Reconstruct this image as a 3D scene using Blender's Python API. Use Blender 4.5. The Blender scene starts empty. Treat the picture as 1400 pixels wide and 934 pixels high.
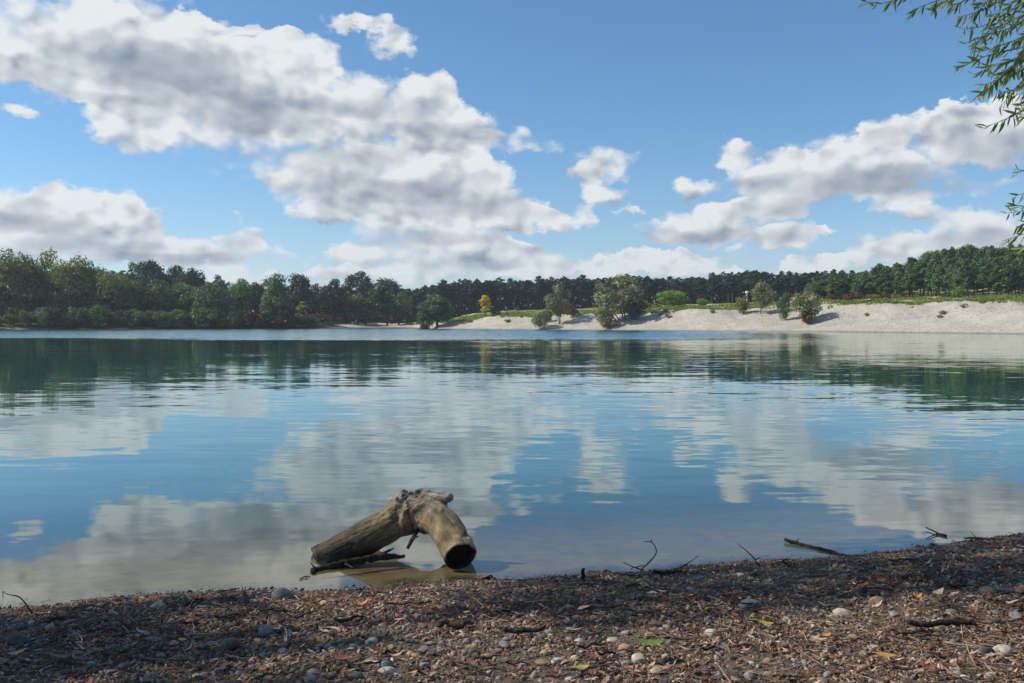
import bpy, bmesh, math, random
import numpy as np
from mathutils import Vector, Matrix, noise as mnoise

R = math.radians
rng = np.random.default_rng(11)
random.seed(11)
scn = bpy.context.scene
COL = scn.collection

# ------------------------------------------------------------------ camera
F = 1212.0                      # focal length in photograph pixels (1400 wide)
CAM_H = 1.30                    # height of the lens above the lake
PITCH = math.atan(26.0 / F)     # the lens looks a little below the horizon
cam_data = bpy.data.cameras.new('camera')
cam = bpy.data.objects.new('camera', cam_data)
COL.objects.link(cam)
cam.location = (0, 0, CAM_H)
cam.rotation_euler = (R(90) - PITCH, 0, 0)
cam_data.sensor_width = 36
cam_data.lens = 36 * F / 1400.0
cam_data.clip_start = 0.05
cam_data.clip_end = 9000
scn.camera = cam

def pixdir(px, py):
    """world direction of a photograph pixel (scaled so that y = 1)"""
    a, b = (px - 700) / F, (467 - py) / F
    y = math.cos(PITCH) + b * math.sin(PITCH)
    z = -math.sin(PITCH) + b * math.cos(PITCH)
    return a / y, z / y

# ------------------------------------------------------------------ sun, sky
SUN_EL, SUN_AZ = R(43), R(-84)          # azimuth from +Y, negative = left
scn.view_settings.view_transform = 'Standard'
scn.view_settings.look = 'None'
scn.view_settings.exposure = 0.12
scn.view_settings.gamma = 1.0
scn.view_settings.use_curve_mapping = False
scn.cycles.use_denoising = True
scn.cycles.max_bounces = 8
scn.cycles.transparent_max_bounces = 16
scn.cycles.sample_clamp_indirect = 8

sun_data = bpy.data.lights.new('sun', 'SUN')
sun_data.energy = 4.4
sun_data.angle = R(0.53)
sun_data.color = (1.0, 0.92, 0.79)
sun = bpy.data.objects.new('sun', sun_data)
COL.objects.link(sun)
SUN_DIR = Vector((math.sin(SUN_AZ) * math.cos(SUN_EL), math.cos(SUN_AZ) * math.cos(SUN_EL), math.sin(SUN_EL)))
sun.rotation_euler = SUN_DIR.to_track_quat('Z', 'Y').to_euler()
sun.location = (-30, 0, 40)

# clouds: (x, y, half width, half height) of each heap
CLOUDS = [
 (40,45,170,62),(200,55,95,70),(150,95,150,36),(175,160,52,38),(255,135,130,72),(340,110,105,58),(430,120,95,66),
 (425,68,62,34),(560,160,85,55),(580,125,36,30),(610,170,70,38),(430,212,105,42),(480,255,115,32),(560,245,120,45),(690,190,72,24),
 (645,255,70,30),(520,298,110,22),(620,297,125,24),(570,335,125,24),(660,345,90,22),(480,348,36,12),(600,372,160,16),(500,280,60,22),(700,282,50,20),(640,215,45,18),
 (285,32,48,15),(255,22,24,12),(340,42,34,9),(390,40,22,8),(541,50,30,27),(480,24,46,9),(22,143,30,13),
 (120,288,62,42),(95,300,60,36),(170,305,50,32),(25,285,55,28),(70,335,150,30),(200,310,48,30),(250,338,75,20),(325,325,26,20),(300,350,120,14),(340,376,150,12),
 (40,388,90,10),
 (720,300,60,18),(830,222,56,29),(800,235,30,18),(818,268,34,18),(850,292,26,8),(775,295,28,20),
 (760,362,60,14),(840,372,140,12),(1110,360,55,9),
 (1120,228,100,42),(1205,190,24,28),(1060,245,62,30),(1170,240,60,40),(1235,242,70,38),(1060,280,50,18),(952,253,33,20),(994,209,28,18),
 (985,300,95,24),(930,318,84,18),(1010,290,45,22),(1075,322,60,12),(905,332,50,9),
 (1280,170,50,26),(1310,172,70,32),(1385,172,90,42),(1345,142,50,14),(1350,246,42,15),(1236,288,44,16),(1335,312,80,28),(1265,346,90,16),(1390,335,60,24),
 (1125,325,24,9),(900,352,60,8),(1000,372,120,8),(700,348,90,16),(900,360,120,12),(1060,338,60,12),(1180,362,90,11),(500,374,90,12),(1225,335,60,15),(640,330,60,18),(455,300,40,12)]
GREYS = [
 (320,148,125,24),(205,85,80,24),(250,95,60,14),(520,143,62,12),(600,172,62,9),(450,215,95,13),(550,258,150,15),(640,287,110,10),
 (560,328,120,8),(14,306,44,9),(110,336,110,7),(1130,252,90,14),(1230,252,66,18),(1375,195,70,22),(960,325,90,9),(600,362,120,7),
 (1060,285,40,8),(1330,330,70,10),(250,352,80,5)]

def azel(px, py):
    u, w = pixdir(px, py)
    az = math.atan(u)
    return az, math.atan(w * math.cos(az))

world = bpy.data.worlds.new('World')
scn.world = world
world.use_nodes = True
try:
    world.cycles.sampling_method = 'MANUAL'
    world.cycles.sample_map_resolution = 512
except Exception:
    pass

class NG:
    """small helper for writing node trees"""
    def __init__(self, tree):
        self.t = tree
        self.t.nodes.clear()
    def n(self, kind, **kw):
        nd = self.t.nodes.new(kind)
        for k, v in kw.items():
            setattr(nd, k, v)
        return nd
    def put(self, sock, v):
        if isinstance(v, bpy.types.NodeSocket):
            self.t.links.new(v, sock)
        elif isinstance(v, bpy.types.Node):
            self.t.links.new(v.outputs[0], sock)
        elif v is not None:
            sock.default_value = v
    def math(self, op, a, b=None, c=None, clamp=False):
        nd = self.n('ShaderNodeMath', operation=op, use_clamp=clamp)
        for i, v in enumerate((a, b, c)):
            if v is not None:
                self.put(nd.inputs[i], v)
        return nd.outputs[0]
    def vec(self, op, a, b=None, c=None):
        nd = self.n('ShaderNodeVectorMath', operation=op)
        for i, v in enumerate((a, b, c)):
            if v is not None:
                self.put(nd.inputs[i], v)
        return nd.outputs['Value'] if op in ('DOT_PRODUCT', 'LENGTH', 'DISTANCE') else nd.outputs[0]
    def noise(self, vec, scale, detail=4.0, rough=0.55, out=0, lac=2.0, dist=0.0):
        nd = self.n('ShaderNodeTexNoise')
        self.put(nd.inputs['Vector'], vec)
        nd.inputs['Scale'].default_value = scale
        nd.inputs['Detail'].default_value = detail
        nd.inputs['Roughness'].default_value = rough
        nd.inputs['Lacunarity'].default_value = lac
        nd.inputs['Distortion'].default_value = dist
        return nd.outputs[out]
    def ramp(self, x, lo, hi, a=0.0, b=1.0, smooth=True):
        nd = self.n('ShaderNodeMapRange')
        nd.interpolation_type = 'SMOOTHSTEP' if smooth else 'LINEAR'
        nd.clamp = True if hasattr(nd, 'clamp') else None
        for k, v in zip(('Value', 'From Min', 'From Max', 'To Min', 'To Max'), (x, lo, hi, a, b)):
            self.put(nd.inputs[k], v)
        return nd.outputs[0]
    def mix(self, f, a, b, blend='MIX'):
        nd = self.n('ShaderNodeMix', data_type='RGBA', blend_type=blend)
        self.put(nd.inputs[0], f)
        for s, v in ((nd.inputs[6], a), (nd.inputs[7], b)):
            if isinstance(v, (tuple, list)) and len(v) == 3:
                v = (*v, 1)
            self.put(s, v)
        return nd.outputs[2]
    def combine(self, x, y, z):
        nd = self.n('ShaderNodeCombineXYZ')
        for s, v in zip(nd.inputs, (x, y, z)):
            self.put(s, v)
        return nd.outputs[0]
    def sep(self, v):
        nd = self.n('ShaderNodeSeparateXYZ')
        self.put(nd.inputs[0], v)
        return nd.outputs

def build_world():
    g = NG(world.node_tree)
    out = g.n('ShaderNodeOutputWorld')
    bg = g.n('ShaderNodeBackground')
    SK = 0.125
    bg.inputs['Strength'].default_value = SK
    sky = g.n('ShaderNodeTexSky', sky_type='NISHITA')
    sky.sun_disc = False
    sky.sun_elevation = SUN_EL
    sky.sun_rotation = SUN_AZ
    sky.air_density = 1.0
    sky.dust_density = 0.3
    sky.ozone_density = 1.6
    tc = g.n('ShaderNodeTexCoord')
    d = tc.outputs['Generated']
    dn = g.vec('NORMALIZE', d)
    x, y, z = g.sep(dn)
    az = g.math('ARCTAN2', x, y)
    el = g.math('ARCSINE', z)
    v0 = g.combine(az, el, 0.0)
    tint = g.mix(g.ramp(el, -0.02, 0.22), (0.76, 0.84, 1.02), (0.57, 0.81, 0.96))
    skyc = g.mix(1.0, sky.outputs[0], tint, 'MULTIPLY')
    # ragged outlines: the heaps are read through a wandering offset
    st = g.vec('MULTIPLY', v0, (1.0, 1.45, 1.0))
    w1 = g.noise(st, 9.0, 3.0, 0.5, out=1)
    w2 = g.noise(st, 34.0, 5.0, 0.62, out=1)
    o1 = g.vec('MULTIPLY', g.vec('SUBTRACT', w1, (0.5, 0.5, 0.5)), (0.085, 0.050, 0.0))
    o2 = g.vec('MULTIPLY', g.vec('SUBTRACT', w2, (0.5, 0.5, 0.5)), (0.058, 0.042, 0.0))
    v = g.vec('ADD', g.vec('ADD', v0, o1), o2)
    def heap(lst, vv, grow):
        acc = None
        for (cx, cy, rx, ry) in lst:
            a0, e0 = azel(cx, cy)
            sx, sy = F / (rx * grow) , F / (ry * grow)
            q = g.vec('MULTIPLY_ADD', vv, (sx, sy, 0.0), (-a0 * sx, -e0 * sy, 1.0))
            s = g.vec('DOT_PRODUCT', q, q)
            w = g.math('MAXIMUM', g.math('SUBTRACT', 2.0, s), 0.0)
            w3 = g.combine(w, w, w)
            nd = g.n('ShaderNodeVectorMath', operation='MULTIPLY_ADD')
            g.put(nd.inputs[0], q)
            g.put(nd.inputs[1], w3)
            if acc is not None:
                g.put(nd.inputs[2], acc)
            acc = nd.outputs[0]
        return acc
    acc = heap(CLOUDS, v, 1.19)
    _, hy, hw = g.sep(acc)
    h = g.math('DIVIDE', hy, g.math('MAXIMUM', hw, 0.05))
    vg = g.vec('ADD', v0, g.vec('MULTIPLY', o1, (0.8, 0.5, 0)))
    gacc = heap(GREYS, vg, 1.7)
    _, _, gw = g.sep(gacc)
    # outside the picture the same kind of sky goes on
    oa = g.ramp(g.math('ABSOLUTE', az), 0.55, 0.66)
    oe = g.ramp(el, 0.37, 0.47)
    outm = g.math('MAXIMUM', oa, oe)
    proj = g.vec('DIVIDE', dn, g.combine(*[g.math('MAXIMUM', g.math('ADD', z, 0.12), 0.05)] * 3))
    gen = g.noise(proj, 1.1, 3.0, 0.5)
    genw = g.math('MULTIPLY', g.ramp(gen, 0.50, 0.72), 1.3)
    genw = g.math('MULTIPLY', genw, outm)
    dens = g.math('ADD', hw, genw)
    # puffs: rounded billows, read twice to see which side faces the sun
    puff_v = g.vec('ADD', st, g.vec('MULTIPLY', o1, (0.45, 0.45, 0)))
    pw = g.vec('ADD', puff_v, g.vec('MULTIPLY', o2, (0.35, 0.35, 0)))
    def billow(v, sc, det):
        nd = g.n('ShaderNodeTexVoronoi', voronoi_dimensions='2D', feature='SMOOTH_F1')
        g.put(nd.inputs['Vector'], v)
        nd.inputs['Scale'].default_value = sc
        nd.inputs['Detail'].default_value = det
        nd.inputs['Roughness'].default_value = 0.55
        nd.inputs['Smoothness'].default_value = 0.35
        return g.math('SUBTRACT', 0.9, nd.outputs['Distance'])
    b1 = billow(pw, 15.0, 2.0)
    b2 = billow(g.vec('ADD', pw, (-0.008, 0.015, 0.0)), 15.0, 2.0)
    n1 = g.noise(puff_v, 15.0, 7.0, 0.60)
    nf = g.math('SUBTRACT', n1, 0.5)
    bf = g.math('SUBTRACT', b1, 0.45)
    lit = g.math('MULTIPLY', g.math('SUBTRACT', b1, b2), 0.55)
    dd = g.math('ADD', dens, g.math('ADD', g.math('MULTIPLY', nf, 1.0), g.math('MULTIPLY', bf, 0.75)))
    alpha = g.ramp(dd, 0.08, 0.82)
    alpha = g.math('MULTIPLY', alpha, g.ramp(g.math('ADD', dens, g.math('MULTIPLY', nf, 0.3)), 0.0, 0.22))
    # brightness of the cloud
    thick = g.ramp(dens, 0.5, 2.6)
    nb = g.math('SUBTRACT', g.noise(puff_v, 6.5, 2.0, 0.5), 0.5)
    gm = g.ramp(g.math('ADD', gw, g.math('MULTIPLY', nf, 0.8)), -0.1, 1.5)
    crisp = g.math('SUBTRACT', 1.0, g.math('MULTIPLY', gm, 0.65))
    b = g.math('ADD', 0.83, g.math('MULTIPLY', g.math('MULTIPLY', lit, 1.5), crisp))
    b = g.math('ADD', b, g.math('MULTIPLY', h, 0.27))
    b = g.math('SUBTRACT', b, g.math('MULTIPLY', thick, 0.14))
    b = g.math('ADD', b, g.math('MULTIPLY', g.math('MULTIPLY', nf, 0.45), crisp))
    b = g.math('ADD', b, g.math('MULTIPLY', nb, 0.45))
    b = g.math('SUBTRACT', b, g.math('MULTIPLY', gm, 0.36))
    b = g.math('MINIMUM', g.math('MAXIMUM', b, 0.0), 0.95)
    cw = g.ramp(b, 0.05, 0.90, smooth=False)
    cc = g.mix(cw, (0.17, 0.225, 0.31), (0.76, 0.785, 0.79))
    cloudc = g.mix(1.0, cc, (1 / SK, 1 / SK, 1 / SK), 'MULTIPLY')
    # far clouds sink into the pale air above the horizon
    low = g.ramp(el, 0.0, 0.11, 0.72, 0.97)
    alpha = g.math('MULTIPLY', alpha, low)
    col = g.mix(alpha, skyc, cloudc)
    g.put(bg.inputs['Color'], col)
    g.t.links.new(bg.outputs[0], out.inputs['Surface'])
build_world()

# ------------------------------------------------------------------ helpers
def tag(o, label=None, cat=None, group=None, kind=None):
    if label: o['label'] = label
    if cat: o['category'] = cat
    if group: o['group'] = group
    if kind: o['kind'] = kind
    return o

def link(name, data, parent=None, loc=None):
    o = bpy.data.objects.new(name, data)
    COL.objects.link(o)
    if parent is not None: o.parent = parent
    if loc is not None: o.location = loc
    return o

def empty(name, loc=(0, 0, 0), rz=0.0):
    o = bpy.data.objects.new(name, None)
    COL.objects.link(o)
    o.location = loc
    o.rotation_euler = (0, 0, rz)
    o.empty_display_size = 0.2
    return o

def mesh_np(name, V, Fc, mat=None, smooth=False, colors=None, attrs=None):
    """mesh from numpy arrays; Fc is one array or a list of arrays of equal-sided faces"""
    if not isinstance(Fc, (list, tuple)): Fc = [Fc]
    Fc = [np.asarray(f, dtype=np.int32) for f in Fc if len(f)]
    me = bpy.data.meshes.new(name)
    V = np.asarray(V, dtype=np.float32)
    me.vertices.add(len(V))
    me.vertices.foreach_set('co', V.ravel())
    loops = np.concatenate([f.ravel() for f in Fc])
    tot = np.concatenate([np.full(len(f), f.shape[1], dtype=np.int32) for f in Fc])
    start = np.concatenate([[0], np.cumsum(tot)[:-1]]).astype(np.int32)
    me.loops.add(len(loops))
    me.loops.foreach_set('vertex_index', loops)
    me.polygons.add(len(tot))
    me.polygons.foreach_set('loop_start', start)
    if smooth:
        me.polygons.foreach_set('use_smooth', np.ones(len(tot), dtype=bool))
    me.update(calc_edges=True)
    if colors is not None:
        c = np.ones((len(V), 4), dtype=np.float32)
        c[:, :3] = colors
        a = me.color_attributes.new('piece', 'FLOAT_COLOR', 'POINT')
        a.data.foreach_set('color', c.ravel())
    for k, arr in (attrs or {}).items():
        arr = np.asarray(arr, dtype=np.float32)
        if arr.ndim == 1:
            me.attributes.new(k, 'FLOAT', 'POINT').data.foreach_set('value', arr)
        else:
            me.attributes.new(k, 'FLOAT_VECTOR', 'POINT').data.foreach_set('vector', arr.ravel())
    if mat: me.materials.append(mat)
    return me

def frame(d):
    d = np.asarray(d, float); d = d / (np.linalg.norm(d) + 1e-9)
    h = np.array([0, 0, 1.0]) if abs(d[2]) < 0.9 else np.array([1.0, 0, 0])
    a = np.cross(h, d); a /= np.linalg.norm(a)
    return d, a, np.cross(d, a)

def tube(P, rad, n=8, cap=True, wob=0.0, rg=None):
    """tapered tube along points P; returns vertices, quads (caps as fans of triangles turned into quads)"""
    P = np.asarray(P, float); m = len(P)
    rad = np.broadcast_to(np.asarray(rad, float), (m,))
    T = np.gradient(P, axis=0)
    _, a, b = frame(T[0])
    V = []
    th = np.linspace(0, 2 * np.pi, n, endpoint=False)
    for i in range(m):
        d = T[i] / (np.linalg.norm(T[i]) + 1e-9)
        a = a - d * a.dot(d); a /= (np.linalg.norm(a) + 1e-9)
        b = np.cross(d, a)
        r = np.full(n, rad[i])
        if wob and rg is not None: r = r * (1 + rg.uniform(-wob, wob, n))
        V.append(P[i] + np.outer(np.cos(th) * r, a) + np.outer(np.sin(th) * r, b))
    V = np.concatenate(V)
    Q = []
    for i in range(m - 1):
        for k in range(n):
            k2 = (k + 1) % n
            Q.append((i * n + k, i * n + k2, (i + 1) * n + k2, (i + 1) * n + k))
    Tr = []
    if cap:
        c0, c1 = len(V), len(V) + 1
        V = np.vstack([V, P[0], P[-1]])
        for k in range(n):
            k2 = (k + 1) % n
            Tr.append((c0, k2, k)); Tr.append((c1, (m - 1) * n + k, (m - 1) * n + k2))
    return V, np.array(Q), np.array(Tr).reshape(-1, 3)

class Acc:
    """collects pieces that make up ONE part"""
    def __init__(s): s.V, s.Q, s.T, s.C, s.n = [], [], [], [], 0
    def add(s, V, Q=None, T=None, col=None):
        V = np.asarray(V, float)
        if Q is not None and len(Q): s.Q.append(np.asarray(Q) + s.n)
        if T is not None and len(T): s.T.append(np.asarray(T) + s.n)
        if col is not None: s.C.append(np.broadcast_to(np.asarray(col, float), (len(V), 3)))
        s.V.append(V); s.n += len(V)
    def tube(s, P, rad, n=6, **k): s.add(*tube(P, rad, n, **k))
    def mesh(s, name, mat, smooth=False):
        fs = []
        if s.Q: fs.append(np.concatenate(s.Q))
        if s.T: fs.append(np.concatenate(s.T))
        return mesh_np(name, np.concatenate(s.V), fs, mat, smooth, np.concatenate(s.C) if s.C else None)

def spline(P, n):
    """smooth curve through points"""
    P = np.asarray(P, float)
    Q = np.vstack([2 * P[0] - P[1], P, 2 * P[-1] - P[-2]])
    out = []
    m = len(P) - 1
    for i in range(n):
        t = i / (n - 1) * m
        k = min(int(t), m - 1); f = t - k
        p0, p1, p2, p3 = Q[k], Q[k + 1], Q[k + 2], Q[k + 3]
        out.append(0.5 * ((2 * p1) + (-p0 + p2) * f + (2 * p0 - 5 * p1 + 4 * p2 - p3) * f * f + (-p0 + 3 * p1 - 3 * p2 + p3) * f ** 3))
    return np.array(out)

def fbm(x, y, seed=0, oct=4, scale=1.0):
    """cheap value noise, vectorised; about -1..1"""
    x = np.asarray(x, float) * scale; y = np.asarray(y, float) * scale
    tot = 0; amp = 0.5
    def h(i, j, s):
        n = np.sin(i * 127.1 + j * 311.7 + s * 74.7) * 43758.5453
        return n - np.floor(n)
    for o in range(oct):
        i, j = np.floor(x), np.floor(y); fx, fy = x - i, y - j
        fx = fx * fx * (3 - 2 * fx); fy = fy * fy * (3 - 2 * fy)
        s = seed + o * 13
        v = (h(i, j, s) * (1 - fx) + h(i + 1, j, s) * fx) * (1 - fy) + (h(i, j + 1, s) * (1 - fx) + h(i + 1, j + 1, s) * fx) * fy
        tot = tot + (v * 2 - 1) * amp
        amp *= 0.5; x = x * 2.03; y = y * 2.03
    return tot

def sstep(x, a, b):
    t = np.clip((np.asarray(x, float) - a) / (b - a), 0, 1)
    return t * t * (3 - 2 * t)

# ------------------------------------------------------------------ materials
def new_mat(name):
    m = bpy.data.materials.new(name)
    m.use_nodes = True
    g = NG(m.node_tree)
    out = g.n('ShaderNodeOutputMaterial')
    return m, g, out

def principled(g, out, col, rough=0.8, spec=0.3, normal=None):
    p = g.n('ShaderNodeBsdfPrincipled')
    g.put(p.inputs['Base Color'], (*col, 1) if isinstance(col, tuple) else col)
    g.put(p.inputs['Roughness'], rough)
    g.put(p.inputs['Specular IOR Level'], spec)
    if normal is not None: g.put(p.inputs['Normal'], normal)
    g.t.links.new(p.outputs[0], out.inputs['Surface'])
    return p

def bump(g, h, strength, dist, normal=None):
    b = g.n('ShaderNodeBump')
    b.inputs['Strength'].default_value = strength
    b.inputs['Distance'].default_value = dist
    g.put(b.inputs['Height'], h)
    if normal is not None: g.put(b.inputs['Normal'], normal)
    return b.outputs[0]

def leaf_mat(name, c0, c1, c2=None, trans=0.28, scale=0.7, hue=0.03, val=0.24):
    """foliage: colour wanders from clump to clump and from tree to tree"""
    m, g, out = new_mat(name)
    geo = g.n('ShaderNodeNewGeometry')
    info = g.n('ShaderNodeObjectInfo')
    n = g.noise(geo.outputs['Position'], scale, 2.0, 0.6)
    col = g.mix(g.ramp(n, 0.35, 0.65), c0, c1)
    if c2:
        n2 = g.noise(geo.outputs['Position'], scale * 2.3, 2.0, 0.6)
        col = g.mix(g.ramp(n2, 0.58, 0.70), col, c2)
    rpi = geo.outputs['Random Per Island']
    hs = g.n('ShaderNodeHueSaturation')
    g.put(hs.inputs['Hue'], g.math('ADD', 0.5 - hue, g.math('MULTIPLY', info.outputs['Random'], 2 * hue)))
    v = g.math('ADD', 1 - val, g.math('MULTIPLY', rpi, 2 * val))
    v = g.math('MULTIPLY', v, g.math('ADD', 0.8, g.math('MULTIPLY', info.outputs['Random'], 0.4)))
    g.put(hs.inputs['Value'], v)
    g.put(hs.inputs['Color'], col)
    d = g.n('ShaderNodeBsdfDiffuse'); t = g.n('ShaderNodeBsdfTranslucent')
    g.put(d.inputs['Color'], hs.outputs[0])
    g.put(t.inputs['Color'], g.mix(1.0, hs.outputs[0], (1.15, 1.2, 0.6), 'MULTIPLY'))
    mx = g.n('ShaderNodeMixShader')
    mx.inputs[0].default_value = trans
    g.t.links.new(d.outputs[0], mx.inputs[1]); g.t.links.new(t.outputs[0], mx.inputs[2])
    gl = g.n('ShaderNodeBsdfGlossy'); gl.inputs['Roughness'].default_value = 0.45
    gl.inputs['Color'].default_value = (0.8, 0.85, 0.9, 1)
    m2 = g.n('ShaderNodeMixShader'); m2.inputs[0].default_value = 0.03
    g.t.links.new(mx.outputs[0], m2.inputs[1]); g.t.links.new(gl.outputs[0], m2.inputs[2])
    g.t.links.new(m2.outputs[0], out.inputs['Surface'])
    return m

def bark_mat(name, c0, c1, scale=6.0):
    m, g, out = new_mat(name)
    tc = g.n('ShaderNodeTexCoord')
    v = g.vec('MULTIPLY', tc.outputs['Object'], (1, 1, 0.25))
    n = g.noise(v, scale, 5.0, 0.65)
    principled(g, out, g.mix(g.ramp(n, 0.35, 0.68), c0, c1), 0.9, 0.2, bump(g, n, 0.6, 0.03))
    return m

# ------------------------------------------------------------------ the far shore
SH_PX = np.array([-900,-300,0,200,350,430,465,500,540,566,580,600,700,900,1050,1200,1400,1700,2300], float)
SH_Y  = np.array([70,130,164,172,180,188,206,226,232,222,192,182,165,146,131,117,100,78,52], float)
BK_PX = np.array([-900,0,300,440,470,560,585,620,650,700,800,900,1050,1130,1400,2300], float)
BK_H  = np.array([1.4,1.3,1.1,0.9,0.9,1.0,0.8,1.4,2.3,2.6,2.8,3.3,3.65,4.15,4.3,4.4], float)
BK_W  = np.array([6,6,6,7,26,28,9,10,12,12,11,11,12,13,14,14], float)
BK_S  = np.array([.02,.02,.018,.016,.010,.010,.016,.02,.022,.026,.028,.030,.034,.037,.042,.045], float)

def far_shore_y(px): return np.interp(px, SH_PX, SH_Y)
def far_z(X, Y):
    """height of the land across the lake, and how grassy it is"""
    X = np.asarray(X, float); Y = np.asarray(Y, float)
    px = 700 + F * X / np.maximum(Y, 1.0)
    ys = far_shore_y(px) + fbm(X, X * 0, 5, 3, 0.08) * 2.5
    t = Y - ys
    H, W, S = np.interp(px, BK_PX, BK_H), np.interp(px, BK_PX, BK_W), np.interp(px, BK_PX, BK_S)
    W = W * (1 + 0.25 * fbm(X, Y * 0, 8, 3, 0.12))
    f = np.clip(t / W, 0, 1)
    z = np.where(t < 0, np.maximum(t * 0.16, -2.5), H * (0.82 * f + 0.18 * sstep(f, 0, 1)))
    z = z + np.where(t > W, np.minimum(t - W, 90) * S + np.maximum(t - W - 90, 0) * 0.003, 0)
    hill = sstep(px, 1120, 1380) * sstep(t, 45, 130) * 5.0
    z = z + hill
    bumpy = fbm(X, Y, 21, 4, 0.22) * 0.55 * sstep(t, 1.5, 8)
    z = z + bumpy
    gully = np.abs(fbm(X, Y * 0.25, 33, 3, 0.5))
    z = z - gully * 0.5 * sstep(f, 0.25, 0.7) * (1 - sstep(f, 0.9, 1.1))
    edge = f + fbm(X, Y, 44, 4, 0.35) * 0.22
    grass = sstep(edge, 0.90, 1.02) * sstep(t, W * 0.8, W * 1.05)
    patch = sstep(fbm(X, Y, 51, 4, 0.55), 0.28, 0.5) * sstep(f, 0.65, 0.9)
    grass = np.maximum(grass, patch * 0.55)
    lefty = 1 - sstep(px, 440, 470)
    grass = np.maximum(grass, lefty * sstep(t, 1.0 + 2.5 * sstep(px, 60, 20), 4.5))
    return z, grass
def far_ground(x, y): return float(far_z(np.array([x]), np.array([y]))[0][0])

def build_far_land():
    pxs = np.concatenate([np.arange(-900, -60, 30), np.arange(-60, 1460, 4), np.arange(1460, 2300, 30)])
    ts = np.concatenate([[-60, -40, -25, -15, -8, -4, -2, -1], np.arange(0, 30, 0.75), np.arange(30, 140, 5), [150, 200, 300, 500, 900, 1600, 3000, 6000]])
    A, T = np.meshgrid(pxs, ts)
    Y = far_shore_y(A) + T
    X = (A - 700) / F * Y
    Z, G = far_z(X, Y)
    V = np.stack([X.ravel(), Y.ravel(), Z.ravel()], 1)
    r, c = A.shape
    i = np.arange((r - 1) * c).reshape(r - 1, c)[:, :-1].ravel()
    Q = np.stack([i, i + 1, i + c + 1, i + c], 1)
    m, g, out = new_mat('sand_and_turf')
    geo = g.n('ShaderNodeNewGeometry'); pos = geo.outputs['Position']
    at = g.n('ShaderNodeAttribute', attribute_name='grass')
    n1 = g.noise(pos, 0.35, 5.0, 0.6); n2 = g.noise(pos, 2.2, 4.0, 0.7)
    stretched = g.vec('MULTIPLY', pos, (0.12, 1, 1))
    n3 = g.noise(stretched, 1.6, 4.0, 0.6)
    sand = g.mix(g.ramp(n1, 0.35, 0.65), (0.44, 0.40, 0.325), (0.53, 0.485, 0.405))
    n4 = g.noise(pos, 5.5, 3.0, 0.7)
    sand = g.mix(g.ramp(n2, 0.50, 0.70), sand, (0.27, 0.24, 0.19))
    sand = g.mix(g.ramp(n4, 0.50, 0.68, 0, 0.45), sand, (0.28, 0.25, 0.20))
    sand = g.mix(g.ramp(n3, 0.58, 0.72, 0, 0.5), sand, (0.30, 0.27, 0.21))
    turf = g.mix(g.ramp(n2, 0.35, 0.65), (0.13, 0.19, 0.035), (0.24, 0.25, 0.07))
    turf = g.mix(g.ramp(n1, 0.5, 0.7), turf, (0.30, 0.26, 0.12))
    gm = g.ramp(g.math('ADD', at.outputs['Fac'], g.math('MULTIPLY', g.math('SUBTRACT', n2, 0.5), 0.7)), 0.35, 0.6)
    px_, py_, pz_ = g.sep(pos)
    wet = g.ramp(pz_, 0.02, 0.22, 0.62, 1.0)
    col = g.mix(gm, sand, turf)
    # the left shore is dark earth under the trees
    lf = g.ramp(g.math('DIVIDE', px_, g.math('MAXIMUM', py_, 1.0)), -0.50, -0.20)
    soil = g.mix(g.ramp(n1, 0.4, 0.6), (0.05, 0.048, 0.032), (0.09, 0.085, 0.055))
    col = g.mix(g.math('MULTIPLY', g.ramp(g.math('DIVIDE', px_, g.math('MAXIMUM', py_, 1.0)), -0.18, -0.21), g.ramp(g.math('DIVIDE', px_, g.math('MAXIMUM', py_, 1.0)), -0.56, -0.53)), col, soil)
    wetc = g.combine(wet, wet, wet)
    col = g.mix(1.0, col, wetc, 'MULTIPLY')
    principled(g, out, col, 0.9, 0.2, bump(g, g.math('ADD', n2, g.math('MULTIPLY', n4, 0.5)), 0.7, 0.35))
    o = link('far_shore', mesh_np('far_shore', V, Q, m, True, attrs={'grass': G.ravel()}))
    tag(o, 'pale sandy bank and grassy land across the lake', kind='structure')
build_far_land()

# ------------------------------------------------------------------ the near beach
def near_shore_y(X):
    X = np.asarray(X, float)
    y = np.interp(X, [-40, -6, -2.31, -1.2, -0.18, 0.6, 1.6, 2.4, 3.1, 6, 40], [-8, 2.7, 4.02, 4.25, 4.50, 4.62, 4.86, 5.10, 5.38, 6.2, 12])
    return y + fbm(X, X * 0, 3, 3, 1.6) * 0.10
def beach_z(X, Y):
    X = np.asarray(X, float); Y = np.asarray(Y, float)
    s = near_shore_y(X) - Y
    z = np.where(s > 0, 0.10 * s + 0.045 * (1 - np.exp(-s * 3.0)), np.maximum(0.115 * s, -0.25 + 0.07 * (s + 2)))
    z = np.where(s > 4, 0.10 * 4 + 0.045 + 0.06 * (s - 4), z)
    a = sstep(s, -0.25, 0.5)
    return z + fbm(X, Y, 7, 4, 2.2) * (0.008 + 0.022 * a) + fbm(X, Y, 17, 3, 0.7) * 0.025 * a
def beach_at(px, py):
    """where the sight line of a photograph pixel meets the beach"""
    u, w = pixdir(px, py)
    lo, hi = 1.0, 12.0
    for _ in range(50):
        m = (lo + hi) / 2
        if CAM_H + w * m > max(float(beach_z(u * m, m)), -0.02): lo = m
        else: hi = m
    return u * lo, lo, max(float(beach_z(u * lo, lo)), -0.02)
def on_water(px, py):
    u, w = pixdir(px, py)
    y = -CAM_H / w
    return np.array([u * y, y, 0.0])
def at_depth(px, py, Y):
    u, w = pixdir(px, py)
    return np.array([u * Y, Y, CAM_H + w * Y])

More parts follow.
